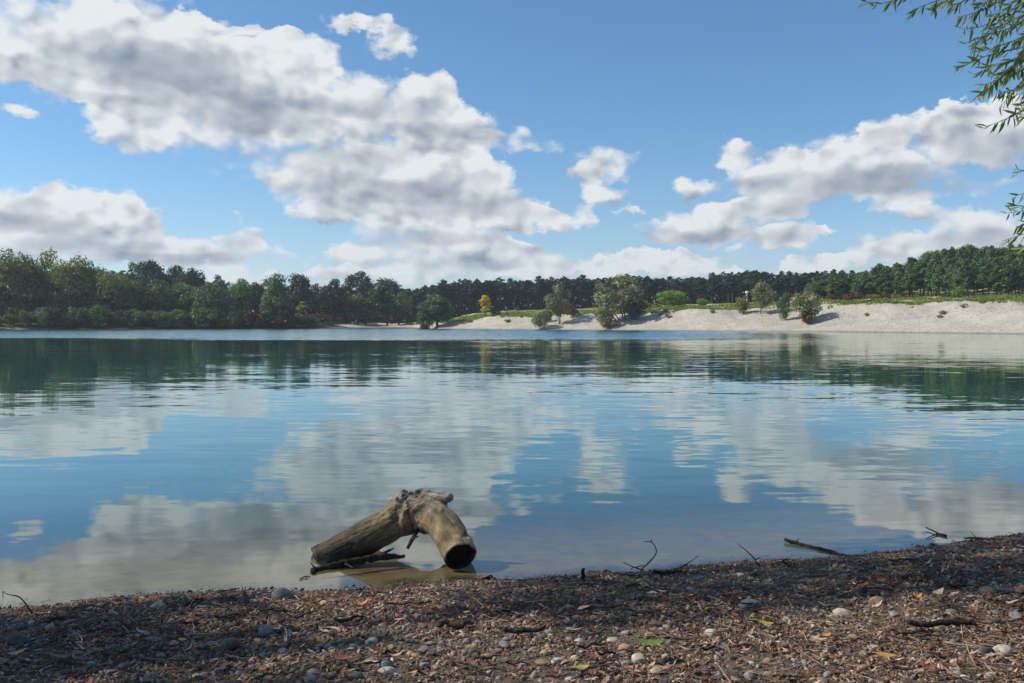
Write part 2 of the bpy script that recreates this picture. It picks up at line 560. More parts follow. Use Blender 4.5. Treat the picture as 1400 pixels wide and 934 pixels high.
def soil_mat():
    m, g, out = new_mat('beach_soil')
    pos = g.n('ShaderNodeNewGeometry').outputs['Position']
    _, _, z = g.sep(pos)
    n1 = g.noise(pos, 7.0, 6.0, 0.65); n2 = g.noise(pos, 70.0, 4.0, 0.7)
    col = g.mix(g.ramp(n1, 0.35, 0.65), (0.060, 0.042, 0.028), (0.125, 0.090, 0.060))
    col = g.mix(g.ramp(n2, 0.5, 0.7), col, (0.17, 0.14, 0.105))
    bed = g.mix(g.ramp(n1, 0.3, 0.7), (0.14, 0.108, 0.055), (0.235, 0.18, 0.092))
    bed = g.mix(g.ramp(n2, 0.55, 0.75, 0, 0.6), bed, (0.12, 0.10, 0.06))
    col = g.mix(g.ramp(z, -0.03, 0.0), bed, col)
    rough = g.ramp(z, 0.0, 0.06, 0.35, 0.95)
    principled(g, out, col, rough, 0.3, bump(g, n2, 0.7, 0.01))
    return m
def build_beach():
    xs = np.concatenate([np.arange(-40, -5, 1.0), np.arange(-5, 5, 0.035), np.arange(5, 41, 1.0)])
    ys = np.concatenate([np.arange(-25, 2.2, 0.8), np.arange(2.2, 6.6, 0.03), np.arange(6.6, 12, 0.2), np.arange(12, 40, 1.0)])
    A, B = np.meshgrid(xs, ys)
    Z = beach_z(A, B)
    V = np.stack([A.ravel(), B.ravel(), Z.ravel()], 1)
    r, c = A.shape
    i = np.arange((r - 1) * c).reshape(r - 1, c)[:, :-1].ravel()
    o = link('beach', mesh_np('beach', V, np.stack([i, i + 1, i + c + 1, i + c], 1), soil_mat(), True))
    tag(o, 'dark pebbly beach in the foreground with the shallow lake bed', kind='structure')
    # deep bed under the rest of the lake
    m, g, out = new_mat('deep_bed')
    pos = g.n('ShaderNodeNewGeometry').outputs['Position']
    principled(g, out, g.mix(g.noise(pos, 0.4, 3.0), (0.10, 0.14, 0.10), (0.16, 0.19, 0.13)), 0.9)
    bed = link('lake_bed', mesh_np('lake_bed', [(-500, 10, -2.7), (500, 10, -2.7), (500, 330, -2.7), (-500, 330, -2.7)], np.array([[0, 1, 2, 3]]), m))
    tag(bed, 'muddy bed of the lake under deep water', kind='structure')
build_beach()

# ------------------------------------------------------------------ the water
def build_water():
    m, g, out = new_mat('lake_water')
    geo = g.n('ShaderNodeNewGeometry'); pos = geo.outputs['Position']
    x, y, z = g.sep(pos)
    # ripples are given as slopes, so that they hold at every distance
    p1 = g.vec('MULTIPLY', pos, (0.9, 4.2, 1.0))
    p2 = g.vec('MULTIPLY', pos, (0.22, 0.85, 1.0))
    p3 = g.vec('MULTIPLY', pos, (3.0, 9.0, 1.0))
    half = (0.5, 0.5, 0.5)
    s1 = g.vec('SUBTRACT', g.noise(p1, 1.0, 2.0, 0.5, out=1), half)
    s2 = g.vec('SUBTRACT', g.noise(p2, 1.0, 2.0, 0.5, out=1), half)
    s3 = g.vec('SUBTRACT', g.noise(p3, 1.0, 2.0, 0.5, out=1), half)
    calm = g.ramp(g.math('SUBTRACT', y, g.math('MULTIPLY', x, 0.24)), 4.6, 9.0, 0.45, 1.0)
    patchn = g.noise(g.vec('MULTIPLY', pos, (0.035, 0.10, 1)), 1.0, 3.0, 0.5)
    patch = g.ramp(patchn, 0.38, 0.62, 0.55, 1.35)
    amp = g.math('MULTIPLY', calm, patch)
    sl = g.vec('ADD', g.vec('MULTIPLY', s1, (0.014, 0.042, 0)), g.vec('MULTIPLY', s2, (0.010, 0.026, 0)))
    sl = g.vec('ADD', sl, g.vec('MULTIPLY', s3, (0.010, 0.034, 0)))
    sl = g.vec('MULTIPLY', sl, g.combine(amp, amp, amp))
    # wind-ruffled water out by the far shore
    uu = g.math('DIVIDE', x, g.math('MAXIMUM', y, 1.0))
    wob = g.math('MULTIPLY', g.math('SUBTRACT', patchn, 0.5), 30.0)
    wind = g.math('MULTIPLY', g.ramp(g.math('ADD', y, wob), 62.0, 84.0), g.ramp(uu, 0.12, 0.40, 1.0, 0.0))
    pw = g.vec('MULTIPLY', pos, (1.2, 2.0, 1.0))
    sw = g.vec('SUBTRACT', g.noise(pw, 1.0, 3.0, 0.6, out=1), half)
    # at this low angle one only sees the sides of the wavelets that lean this way
    swx, swy, _ = g.sep(sw)
    lean = g.math('MULTIPLY', g.math('ADD', 0.035, g.math('MULTIPLY', g.math('ABSOLUTE', swy), 1.3)), -1.0)
    sl = g.vec('ADD', sl, g.combine(g.math('MULTIPLY', swx, g.math('MULTIPLY', wind, 0.5)), g.math('MULTIPLY', lean, wind), 0.0))
    nrm = g.vec('NORMALIZE', g.vec('ADD', g.vec('MULTIPLY', sl, (1, 1, 0)), (0, 0, 1)))
    cosv = g.math('ABSOLUTE', g.vec('DOT_PRODUCT', nrm, geo.outputs['Incoming']))
    frs = g.math('ADD', 0.03, g.math('MULTIPLY', 0.97, g.math('POWER', g.math('SUBTRACT', 1.0, g.math('MINIMUM', cosv, 1.0)), 4.3)))
    gl = g.n('ShaderNodeBsdfGlossy'); gl.inputs['Roughness'].default_value = 0.015
    g.put(gl.inputs['Normal'], nrm)
    gl.inputs['Color'].default_value = (0.89, 0.95, 0.95, 1)
    tr = g.n('ShaderNodeBsdfTransparent'); tr.inputs['Color'].default_value = (0.93, 0.92, 0.83, 1)
    df = g.n('ShaderNodeBsdfDiffuse'); df.inputs['Color'].default_value = (0.012, 0.086, 0.078, 1)
    off = g.math('SUBTRACT', g.math('SUBTRACT', y, g.math('MULTIPLY', x, 0.24)), 4.5)
    turb = g.ramp(off, 0.25, 4.0, 0.02, 0.97)
    body = g.n('ShaderNodeMixShader'); g.put(body.inputs[0], turb)
    g.t.links.new(tr.outputs[0], body.inputs[1]); g.t.links.new(df.outputs[0], body.inputs[2])
    mx = g.n('ShaderNodeMixShader'); g.put(mx.inputs[0], frs)
    g.t.links.new(body.outputs[0], mx.inputs[1]); g.t.links.new(gl.outputs[0], mx.inputs[2])
    g.t.links.new(mx.outputs[0], out.inputs['Surface'])
    o = link('lake_water', mesh_np('lake_water', [(-500, -30, 0), (500, -30, 0), (500, 330, 0), (-500, 330, 0)], np.array([[0, 1, 2, 3]]), m))
    tag(o, 'calm turquoise lake mirroring the clouds', kind='structure')
build_water()

# ------------------------------------------------------------------ trees across the lake
def cards(C, N, L, W, rg, up=None):
    """leaf tufts: small bent kites at points C facing N, length L, width W"""
    n = len(C)
    N = N / (np.linalg.norm(N, axis=1, keepdims=True) + 1e-9)
    rnd = rg.normal(size=(n, 3)) if up is None else up + rg.normal(size=(n, 3)) * 0.35
    A = np.cross(N, rnd); A = np.cross(A, N) if up is not None else A
    A /= (np.linalg.norm(A, axis=1, keepdims=True) + 1e-9)
    B = np.cross(N, A)
    L = np.broadcast_to(L, (n,))[:, None] * rg.uniform(0.6, 1.3, (n, 1))
    W = np.broadcast_to(W, (n,))[:, None] * rg.uniform(0.6, 1.3, (n, 1))
    sk = rg.uniform(-0.35, 0.35, (n, 1))
    V = np.stack([C - A * L, C + B * W + A * L * sk + N * W * 0.25, C + A * L, C - B * W - A * L * sk + N * W * 0.25], 1).reshape(-1, 3)
    i = np.arange(n)[:, None] * 4
    return V, i + np.array([[0, 1, 2, 3]])

def sphere_pts(n, rg):
    v = rg.normal(size=(n, 3))
    return v / np.linalg.norm(v, axis=1, keepdims=True)

def proto_broad(seed, H=12.0, rad=4.5, base=0.18, lobes=18, n=3200, L=0.34, W=0.24, droop=0.0, lobe_r=(0.26, 0.42), narrow=0.0, gap=0.0, tr=0.26, stems=1):
    """returns trunk mesh arrays and crown mesh arrays of a leafy tree"""
    rg = np.random.default_rng(seed)
    wood = Acc()
    cen = []
    zc, zr = H * (base + 1) / 2, H * (1 - base) / 2
    k = 0
    while len(cen) < lobes and k < 4000:
        k += 1
        d = sphere_pts(1, rg)[0] * rg.uniform(0.35, 0.86) ** 0.5
        f = (d[2] + 1) / 2
        wdt = rad * (1 - narrow * f) * (0.75 + 0.25 * math.sin(min(f * 1.35, 1) * math.pi))
        p = np.array([d[0] * wdt * 0.82, d[1] * wdt * 0.82, zc + d[2] * zr * 0.80])
        if all(np.linalg.norm((p - c) * [1, 1, 1.1]) > rad * 0.30 for c in cen):
            cen.append(p)
    cen = np.array(cen)
    # stems and limbs
    for s in range(stems):
        lean = rg.normal(size=2) * (0.03 if stems == 1 else 0.16) * H
        top = np.array([lean[0], lean[1], H * rg.uniform(0.55, 0.72)])
        foot = np.array([0, 0, -0.3]) + (np.array([*rg.normal(size=2) * 0.25, 0]) if stems > 1 else 0)
        P = spline([foot, foot * 0.5 + top * 0.35 + np.array([*rg.normal(size=2) * 0.25, 0]), top * 0.75, top], 9)
        wood.tube(P, np.linspace(tr, tr * 0.25, 9) / (stems ** 0.5), 7)
        for j, c in enumerate(cen):
            if j % stems != s: continue
            hh = np.clip(c[2] * 0.55, base * H * 0.6, top[2] * 0.95)
            a = np.array([np.interp(hh, P[:, 2], P[:, q]) for q in range(3)])
            mid = (a + c) / 2 + np.array([0, 0, -0.08 * H * rg.uniform(0, 1)])
            wood.tube(spline([a, mid, c], 5), np.linspace(tr * 0.38, tr * 0.09, 5), 5)
    C, N, Ls = [], [], []
    for c in cen:
        r = rad * rg.uniform(*lobe_r)
        m = max(20, int(n / lobes * (r / (rad * sum(lobe_r) / 2)) ** 2))
        d = sphere_pts(m, rg)
        keep = rg.uniform(size=m) < np.where(d[:, 2] < -0.2, 0.55, 1.0)
        d = d[keep]
        q = r * (rg.uniform(0.25, 1.0, len(d)) ** 0.42) * (1 + np.clip(0.16 * rg.normal(size=len(d)), -.3, .24))
        p = c + d * q[:, None] * [1, 1, 0.86]
        if droop: p[:, 2] -= droop * (np.hypot(d[:, 0], d[:, 1]) ** 2) * r * 0.9
        C.append(p); N.append(d + rg.normal(size=d.shape) * 0.55 + [0, 0, 0.25])
    C = np.concatenate(C); N = np.concatenate(N)
    if gap:
        keep = fbm(C[:, 0] + C[:, 2] * 0.7, C[:, 1] - C[:, 2] * 0.4, seed, 2, 0.9) > -gap
        C, N = C[keep], N[keep]
    up = np.array([0, 0, -1.0]) if droop else None
    V, Q = cards(C, N, L, W, rg, up)
    return wood, (V, Q)

def proto_pine(seed, H=12.0, rad=2.1, bare=0.45, n=2400, flat=0.6):
    rg = np.random.default_rng(seed)
    wood = Acc()
    lean = rg.normal(size=2) * 0.02 * H
    P = np.array([[lean[0] * t * t, lean[1] * t * t, -0.3 + (H + 0.1) * t] for t in np.linspace(0, 1, 9)])
    wood.tube(P, np.linspace(0.19, 0.03, 9), 6)
    cen, rs = [], []
    z = bare * H
    while z < H * 0.985:
        f = (z / H - bare) / (1 - bare)
        r_here = rad * (1 - f ** 2.6) ** 0.62 * (0.55 + 0.45 * min(1, f * 4 + 0.25))
        for _ in range(rg.integers(3, 6)):
            a = rg.uniform(0, 2 * np.pi)
            l = r_here * rg.uniform(0.45, 1.05)
            x0 = lean * (z / H) ** 2
            tip = np.array([x0[0] + math.cos(a) * l, x0[1] + math.sin(a) * l, z + l * rg.uniform(-0.05, 0.4)])
            wood.tube([[x0[0], x0[1], z], (np.array([x0[0], x0[1], z]) + tip) / 2 - [0, 0, 0.05], tip], [0.045, 0.03, 0.012], 4)
            cen.append(tip * 0.85 + np.array([x0[0], x0[1], z]) * 0.15); rs.append(max(0.32, l * rg.uniform(0.34, 0.55)))
        z += H * rg.uniform(0.022, 0.040)
    cen.append(np.array([lean[0], lean[1], H])); rs.append(0.3)
    cen = np.array(cen); rs = np.array(rs)
    per = (rs ** 2 / (rs ** 2).sum() * n).astype(int) + 6
    C, N = [], []
    for c, r, m in zip(cen, rs, per):
        d = sphere_pts(m, rg)
        C.append(c + d * (r * rg.uniform(0.2, 1.1, (m, 1)) ** 0.5) * [1, 1, flat + 0.1]); N.append(d + [0, 0, 0.9] + rg.normal(size=d.shape) * 0.5)
    V, Q = cards(np.concatenate(C), np.concatenate(N), 0.27, 0.12, rg)
    return wood, (V, Q)

BARK = bark_mat('grey_bark', (0.05, 0.042, 0.035), (0.13, 0.11, 0.09))
PINEBARK = bark_mat('pine_bark', (0.07, 0.045, 0.032), (0.17, 0.105, 0.07))
LM = {
 'willow': leaf_mat('willow_leaves', (0.15, 0.20, 0.06), (0.23, 0.27, 0.085), (0.29, 0.29, 0.10), scale=0.25, trans=0.4),
 'silver': leaf_mat('silver_willow_leaves', (0.090, 0.140, 0.070), (0.145, 0.20, 0.095), (0.18, 0.205, 0.11), scale=0.4, trans=0.35),
 'dark': leaf_mat('dark_leaves', (0.042, 0.074, 0.038), (0.072, 0.11, 0.048), trans=0.25, scale=0.3),
 'green': leaf_mat('green_leaves', (0.10, 0.16, 0.04), (0.17, 0.225, 0.055), scale=0.3, trans=0.35),
 'pine': leaf_mat('shaded_pine_needles', (0.034, 0.068, 0.046), (0.056, 0.098, 0.056), trans=0.15, scale=0.5, hue=0.015),  # dark pine green, with cloud shadow over the wood put into the colour
 'youngpine': leaf_mat('young_pine_needles', (0.085, 0.15, 0.055), (0.15, 0.225, 0.08), trans=0.3, scale=0.5, hue=0.015),
 'yellow': leaf_mat('yellow_leaves', (0.46, 0.36, 0.025), (0.60, 0.46, 0.03), (0.32, 0.32, 0.04), scale=0.8, hue=0.005),
 'bright': leaf_mat('bright_green_leaves', (0.15, 0.24, 0.025), (0.22, 0.32, 0.035), scale=0.8, hue=0.01),
 'olive': leaf_mat('olive_leaves', (0.19, 0.21, 0.10), (0.27, 0.27, 0.14), (0.33, 0.30, 0.18), scale=0.6, hue=0.01),
 'rust': leaf_mat('rust_leaves', (0.115, 0.045, 0.022), (0.17, 0.085, 0.030), (0.09, 0.10, 0.03), scale=0.9, hue=0.015),
 'lime': leaf_mat('yellow_green_leaves', (0.18, 0.19, 0.03), (0.25, 0.22, 0.035), scale=0.7, hue=0.01),
}
PROTO = {}
def protos(kind):
    """meshes of a kind: list of (height, radius, trunk mesh, crown arrays)"""
    if kind in PROTO: return PROTO[kind]
    L = []
    def add(w, vq, H, r, bark=BARK):
        H = float(np.percentile(vq[0][:, 2], 99.7))
        r = float(np.percentile(np.hypot(vq[0][:, 0], vq[0][:, 1]), 96))
        L.append([H, r, w.mesh(kind + '_trunk', bark, True), vq])
    if kind == 'willow':
        for s in range(4): add(*proto_broad(100 + s, 13, 5.4, -0.02, 28, 8600, 0.31, 0.14, droop=0.5, gap=0.55, tr=0.34, stems=2 if s % 2 else 1), 13, 5.4)
    elif kind == 'round':
        for s in range(5): add(*proto_broad(200 + s, 13, 4.8, 0.10, 24, 6600, 0.27, 0.19, gap=0.5, tr=0.28), 13, 4.8)
    elif kind == 'airy':
        for s in range(3): add(*proto_broad(300 + s, 14, 4.6, 0.26, 18, 3200, 0.27, 0.19, lobe_r=(0.2, 0.34), gap=0.25, tr=0.24), 14, 4.6)
    elif kind == 'oval':
        for s in range(2): add(*proto_broad(400 + s, 13, 3.9, 0.08, 22, 6200, 0.29, 0.13, droop=0.4, narrow=0.25, tr=0.26), 13, 3.9)
    elif kind == 'poplar':
        add(*proto_broad(410, 7, 1.7, 0.12, 14, 1500, 0.20, 0.17, narrow=0.35, tr=0.11), 7, 1.7)
    elif kind == 'bush':
        for s in range(5): add(*proto_broad(500 + s, 4, 2.4, 0.02, 14, 2600, 0.18, 0.09, lobe_r=(0.28, 0.44), gap=0.5, tr=0.09, stems=4), 4, 2.4)
    elif kind == 'scrub':
        for s in range(4): add(*proto_broad(520 + s, 3, 2.2, 0.0, 10, 900, 0.2, 0.13, lobe_r=(0.25, 0.4), gap=0.35, tr=0.06, stems=4), 3, 2.2)
    elif kind == 'tallbush':
        for s in range(3): add(*proto_broad(540 + s, 8, 3.2, 0.03, 20, 4200, 0.21, 0.11, lobe_r=(0.22, 0.38), gap=0.16, tr=0.14, stems=4), 8, 3.2)
    elif kind == 'pine':
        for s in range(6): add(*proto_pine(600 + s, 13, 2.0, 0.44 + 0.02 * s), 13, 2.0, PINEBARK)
    elif kind == 'youngpine':
        for s in range(6): add(*proto_pine(620 + s, 9, 1.9, 0.20 + 0.03 * s, 2400, 0.8), 9, 1.9, PINEBARK)
    PROTO[kind] = L
    return L
CROWN = {}
TREE_N = [0]
def plant(name, kind, leaves, px, ytop, Y, half_px, label, cat, group=None, dz=0.0, X=None):
    """a tree or bush: px = column, ytop = row of its tip, Y = metres away, half_px = half its width"""
    L = protos(kind)
    i = TREE_N[0] % len(L); TREE_N[0] += 1
    H, r, trunk, vq = L[i]
    key = (kind, i, leaves)
    if key not in CROWN: CROWN[key] = mesh_np(kind + '_crown', vq[0], vq[1], LM[leaves])
    u, w = pixdir(px, ytop)
    if X is None: X = u * Y
    zg = far_ground(X, Y)
    h = max(CAM_H + w * Y - zg, 0.5)
    sw = half_px / F * Y / r if half_px else h / H
    root = empty(name, (X, Y, zg + dz), random.uniform(0, 6.283))
    root.scale = (sw, sw, h / H)
    tag(root, label, cat, group)
    link('trunk', trunk, root)
    link('crown', CROWN[key], root)
    return root

# left shore: light willows in front, dark trees behind (column, tip row, metres, half width, kind, leaves, label)
LEFT = [
 ('willow_tree','willow','willow', -38,352,178,46,'olive green willow cut by the left edge of the picture'),
 ('willow_tree','willow','willow', 22,346,180,42,'tall light green willow by the left edge, its trunk leaning over the water'),
 ('willow_tree','willow','willow', 62,344,184,36,'olive willow with the highest tip on the left shore'),
 ('willow_tree','willow','willow', 98,352,182,36,'yellowish green willow, third of the tall willows from the left edge'),
 ('willow_tree','willow','green', 128,361,183,32,'mid green willow where the left tree line starts to slope down'),
 ('willow_tree','willow','willow', 157,374,181,30,'low rounded willow in front of the tall dark trees'),
 ('broadleaf_tree','airy','dark', 183,359,226,17,'thin dark tree with a gappy top above the left willows'),
 ('broadleaf_tree','round','dark', 203,357,222,22,'tall dark tree standing highest behind the left willows'),
 ('broadleaf_tree','round','dark', 238,364,224,22,'dark round topped tree, left one of the dark pair'),
 ('broadleaf_tree','round','dark', 262,368,220,20,'dark round topped tree, right one of the dark pair'),
 ('willow_tree','willow','silver', 218,383,186,28,'dull green willow below the dark pair of trees'),
 ('willow_tree','willow','silver', 292,385,186,28,'grey green willow spreading wide above the left shore'),
 ('broadleaf_tree','airy','dark', 297,376,228,14,'thin dark tree peeping over the grey green willow'),
 ('broadleaf_tree','round','green', 328,382,196,18,'green tree between the grey willow and the silvery oval one'),
 ('broadleaf_tree','round','dark', 350,387,222,16,'dark tree in the dip left of the silvery oval willow'),
 ('oval_willow','oval','silver', 376,375,188,23,'silvery green oval willow standing clear at the water on the left shore'),
 ('broadleaf_tree','round','dark', 408,375,214,19,'dark green tree just right of the silvery oval willow'),
 ('broadleaf_tree','airy','dark', 432,388,232,12,'sparse dark tree in the gap of the middle tree line'),
 ('broadleaf_tree','round','dark', 455,382,236,18,'dark tree left of the big spreading oak-like tree'),
 ('broadleaf_tree','airy','dark', 490,372,246,24,'big spreading dark tree with see-through top, highest in the middle'),
 ('broadleaf_tree','round','green', 500,392,244,26,'mid green tree below the big spreading dark tree'),
 ('broadleaf_tree','round','dark', 529,381,250,22,'rounded dark tree right of the big spreading one'),
 ('broadleaf_tree','round','green', 545,402,247,20,'low green tree behind the small gravel bay'),
 ('broadleaf_tree','airy','dark', 556,395,256,14,'small dark tree at the right end of the middle tree line'),
 ('broadleaf_tree','round','green', 470,404,240,20,'short green tree at the head of the gravel bay'),
 ('broadleaf_tree','round','green', 178,386,184,26,'green tree below the tall dark tree on the left shore'),
 ('broadleaf_tree','round','green', 250,388,188,22,'bushy green tree under the dark pair of trees'),
 ('small_tree','poplar','lime', 413,412,196,9,'small yellow green tree right of the silvery oval willow'),
]
for nm, kd, lf, px, yt, Y, hp, lab in LEFT:
    plant(nm, kd, lf, px, yt, Y, hp, lab, 'tree')
def left_label(px):
    return 'low bush at the water ' + next(t for q, t in [(45, 'by the left edge of the picture'), (120, 'under the tall olive willows'), (190, 'below the tall dark tree on the left'), (270, 'below the dark pair of trees'), (340, 'under the grey green willow'), (2000, 'around the silvery oval willow')] if px < q)
for k in range(46):
    px = -30 + k * 10 + random.uniform(-5, 5)
    Y = float(far_shore_y(px)) + random.uniform(1.2, 4.5)
    lf = random.choice(['dark', 'green', 'silver', 'dark', 'rust' if px > 330 else 'green'])
    plant('shore_bush', random.choice(['bush', 'scrub']), lf, px, random.uniform(416, 434) if px < 350 else random.uniform(424, 435), Y, random.uniform(10, 18),
          left_label(px), 'bush', left_label(px).replace('bush', 'bushes', 1))
for k, (px, yt, hp, lf) in enumerate([(440,428,14,'rust'),(468,425,15,'rust'),(492,424,13,'rust'),(516,427,15,'dark'),(536,428,12,'rust'),(556,426,14,'dark'),(450,433,14,'dark'),(572,424,16,'dark'),(420,430,16,'rust')]):
    plant('bay_bush', 'scrub', lf, px, yt, float(far_shore_y(px)) + 34 + 3 * (k % 3), hp,
          'red brown scrub around the small gravel bay' if lf == 'rust' else 'dark green scrub around the small gravel bay', 'bush',
          'red brown scrub by the bay' if lf == 'rust' else 'dark scrub by the bay')

# the sandy bank on the right
BANK = [
 ('round_willow','oval','silver', 597,403,187,25,'round grey green willow at the left end of the sandy bank','tree'),
 ('round_willow','bush','silver', 581,424,186,12,'low lobe of grey green willow at the left end of the bank','bush'),
 ('yellow_tree','poplar','yellow', 664,404,184,8.5,'slender bright yellow tree on the sandy bank','tree'),
 ('shrub','scrub','rust', 679,425,184,8,'dark red shrub just right of the yellow tree','bush'),
 ('shrub','scrub','olive', 675,433,181,7,'olive tuft low on the sand below the yellow tree','bush'),
 ('shrub','scrub','rust', 695,428,184,7,'small rust coloured shrub right of the yellow tree','bush'),
 ('shrub','scrub','rust', 643,437,184,4,'tiny reddish shrub on the sand left of the yellow tree','bush'),
 ('willow_bush','bush','olive', 741,424,161,14,'low grey olive bush on the sand left of the forked tree','bush'),
 ('willow_tree','tallbush','olive', 764,388,163,19,'olive willow with a forked top on the sandy bank','tree'),
 ('willow_bush','scrub','rust', 748,421,166,7,'rust tinted bush behind the low olive bush','bush'),
 ('willow_bush','scrub','rust', 782,415,166,9,'reddish bush at the right foot of the forked willow','bush'),
 ('willow_tree','tallbush','olive', 848,376,155,34,'largest olive willow standing on the sandy bank','tree'),
 ('willow_bush','bush','silver', 868,408,154,17,'dark silvery bush at the right foot of the largest willow','bush'),
 ('willow_bush','bush','olive', 826,418,153,13,'grey bush at the left foot of the largest willow','bush'),
 ('willow_bush','scrub','olive', 833,430,152.5,12,'brushy grey tuft on the sand below the largest willow','bush'),
 ('round_bush','bush','bright', 918,397,196,22,'rounded bright green bush on the meadow before the pines','bush'),
 ('round_bush','bush','bright', 961,408,196,9,'small bright green bush right of the rounded one','bush'),
 ('round_bush','scrub','lime', 883,411,190,8,'yellow green bush peeping out right of the largest willow','bush'),
 ('round_bush','scrub','lime', 897,414,192,8,'low yellow green scrub left of the rounded bright bush','bush'),
 ('willow_bush','scrub','lime', 1016,404,143,10,'yellow olive bush beside the white post','bush'),
 ('willow_tree','tallbush','olive', 1043,385,141,16,'dry olive brown willow right of the white post','tree'),
 ('willow_bush','bush','silver', 1073,400,135,10,'slim grey green bush between two willows on the sand','bush'),
 ('willow_bush','bush','olive', 1101,397,131,20,'wide grey bush with a reddish foot casting its shadow on the sand','bush'),
 ('willow_bush','scrub','rust', 1104,421,130,9,'reddish foot of brush under the wide grey bush','bush'),
 ('green_bush','bush','bright', 1311,391,146,9,'green bush at the foot of the young pines on the right','bush'),
 ('shrub','scrub','rust', 1168,399,176,13,'long rust coloured shrub before the young pines','bush'),
 ('shrub','scrub','rust', 1210,400,170,10,'brown shrub right of the long rust coloured one','bush'),
 ('shrub','scrub','lime', 1193,402,170,10,'yellow green shrub between the two rust ones','bush'),
 ('shrub','scrub','lime', 1226,402,168,9,'olive shrub right of the brown one before the pines','bush'),
 ('shrub','scrub','rust', 1332,399,148,7,'small brown shrub right of the green bush by the pines','bush'),
 ('shrub','scrub','rust', 1138,402,180,10,'dull brown scrub at the left end of the young pines','bush'),
]
for nm, kd, lf, px, yt, Y, hp, lab, cat in BANK:
    plant(nm, kd, lf, px, yt, Y, hp, lab, cat)
# tufts growing low on the sand
for k in range(13):
    px = random.choice([random.uniform(640, 740), random.uniform(880, 940), random.uniform(1000, 1400), random.uniform(880, 1400)])
    sy = float(far_shore_y(px)); w = float(np.interp(px, BK_PX, BK_W))
    Y = sy + w * random.uniform(0.42, 1.0)
    X = (px - 700) / F * Y
    zg = far_ground(X, Y)
    h = random.uniform(0.2, 0.5)
    ytop = 441 - (zg + h - CAM_H) / Y * F
    plant('sand_tuft', 'scrub', random.choice(['olive', 'lime', 'olive']), px, ytop, Y, random.uniform(2.2, 5.5),
          'small weedy tuft growing on the sandy bank', 'plant', 'tufts on the sandy bank')

# pine wood: the trees one can tell apart stand singly, front rows
def skyline(px):
    return float(np.interp(px, [560,580,600,640,700,740,800,860,900,960,1000,1030,1060,1100,1140,1200], [400,392,385,382,382,379,378,377,377,376,370,366,372,371,371,366]))
MARKS = [(640, 'behind the round grey willow'), (700, 'behind the yellow tree'), (800, 'behind the forked willow'), (885, 'behind the largest willow'),
         (945, 'behind the rounded bright bush'), (1010, 'just left of the white post'), (1070, 'behind the brown willow by the white post'), (2000, 'behind the wide grey bush')]
def pine_label(px, row):
    m = next(t for q, t in MARKS if px < q)
    return ('dark pine of the front rank ' if row == 0 else 'dark pine of the second, taller rank ') + m
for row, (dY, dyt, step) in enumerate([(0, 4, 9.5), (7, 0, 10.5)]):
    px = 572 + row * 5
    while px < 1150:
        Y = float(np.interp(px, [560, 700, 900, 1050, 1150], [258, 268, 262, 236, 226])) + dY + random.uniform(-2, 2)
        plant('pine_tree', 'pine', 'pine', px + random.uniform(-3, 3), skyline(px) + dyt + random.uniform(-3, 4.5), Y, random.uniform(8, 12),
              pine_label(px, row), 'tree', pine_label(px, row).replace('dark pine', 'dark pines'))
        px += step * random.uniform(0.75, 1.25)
def hillline(px):
    return float(np.interp(px, [1100,1150,1200,1230,1270,1300,1330,1400,1500], [372,369,362,355,345,339,336,336,338]))
def young_label(px, row):
    w = ['low sunlit pine at the meadow edge', 'sunlit pine in the second row', 'sunlit pine in the third row', 'tall pine in the rear row'][row]
    m = next(t for q, t in [(1160, 'right of the wide grey bush'), (1240, 'above the rust coloured shrubs'), (1300, 'left of the green bush by the pines'), (1350, 'above the green bush by the pines'), (3000, 'by the right edge of the picture')] if px < q)
    return w + ' ' + m
for row, (dY, f, step) in enumerate([(0, 0.30, 12), (6, 0.52, 13), (14, 0.76, 14), (24, 1.0, 15)]):
    px = 1112 + row * 4
    while px < 1440:
        base = float(np.interp(px, [1100, 1200, 1300, 1400], [192, 176, 160, 150]))
        low = float(np.interp(px, [1100, 1200, 1300, 1400], [388, 380, 374, 368]))
        yt = low + (hillline(px) + 2 - low) * f
        plant('pine_tree', 'youngpine', 'youngpine', px + random.uniform(-4, 4), yt + random.uniform(-4, 6), base + dY + random.uniform(-2.5, 2.5), random.uniform(9, 14),
              young_label(px, row), 'tree', young_label(px, row).replace('pine', 'pines', 1))
        px += step * random.uniform(0.75, 1.3)
for k, px in enumerate([1268, 1288, 1306, 1322, 1338, 1352, 1368, 1384, 1402, 1425]):
    plant('broadleaf_tree', 'round', 'green', px, hillline(px) + random.uniform(-2, 4), 196 + random.uniform(-4, 4), random.uniform(11, 15),
          'rounded leafy tree crowning the wood on the right hill', 'tree', 'leafy trees on top of the right hill')

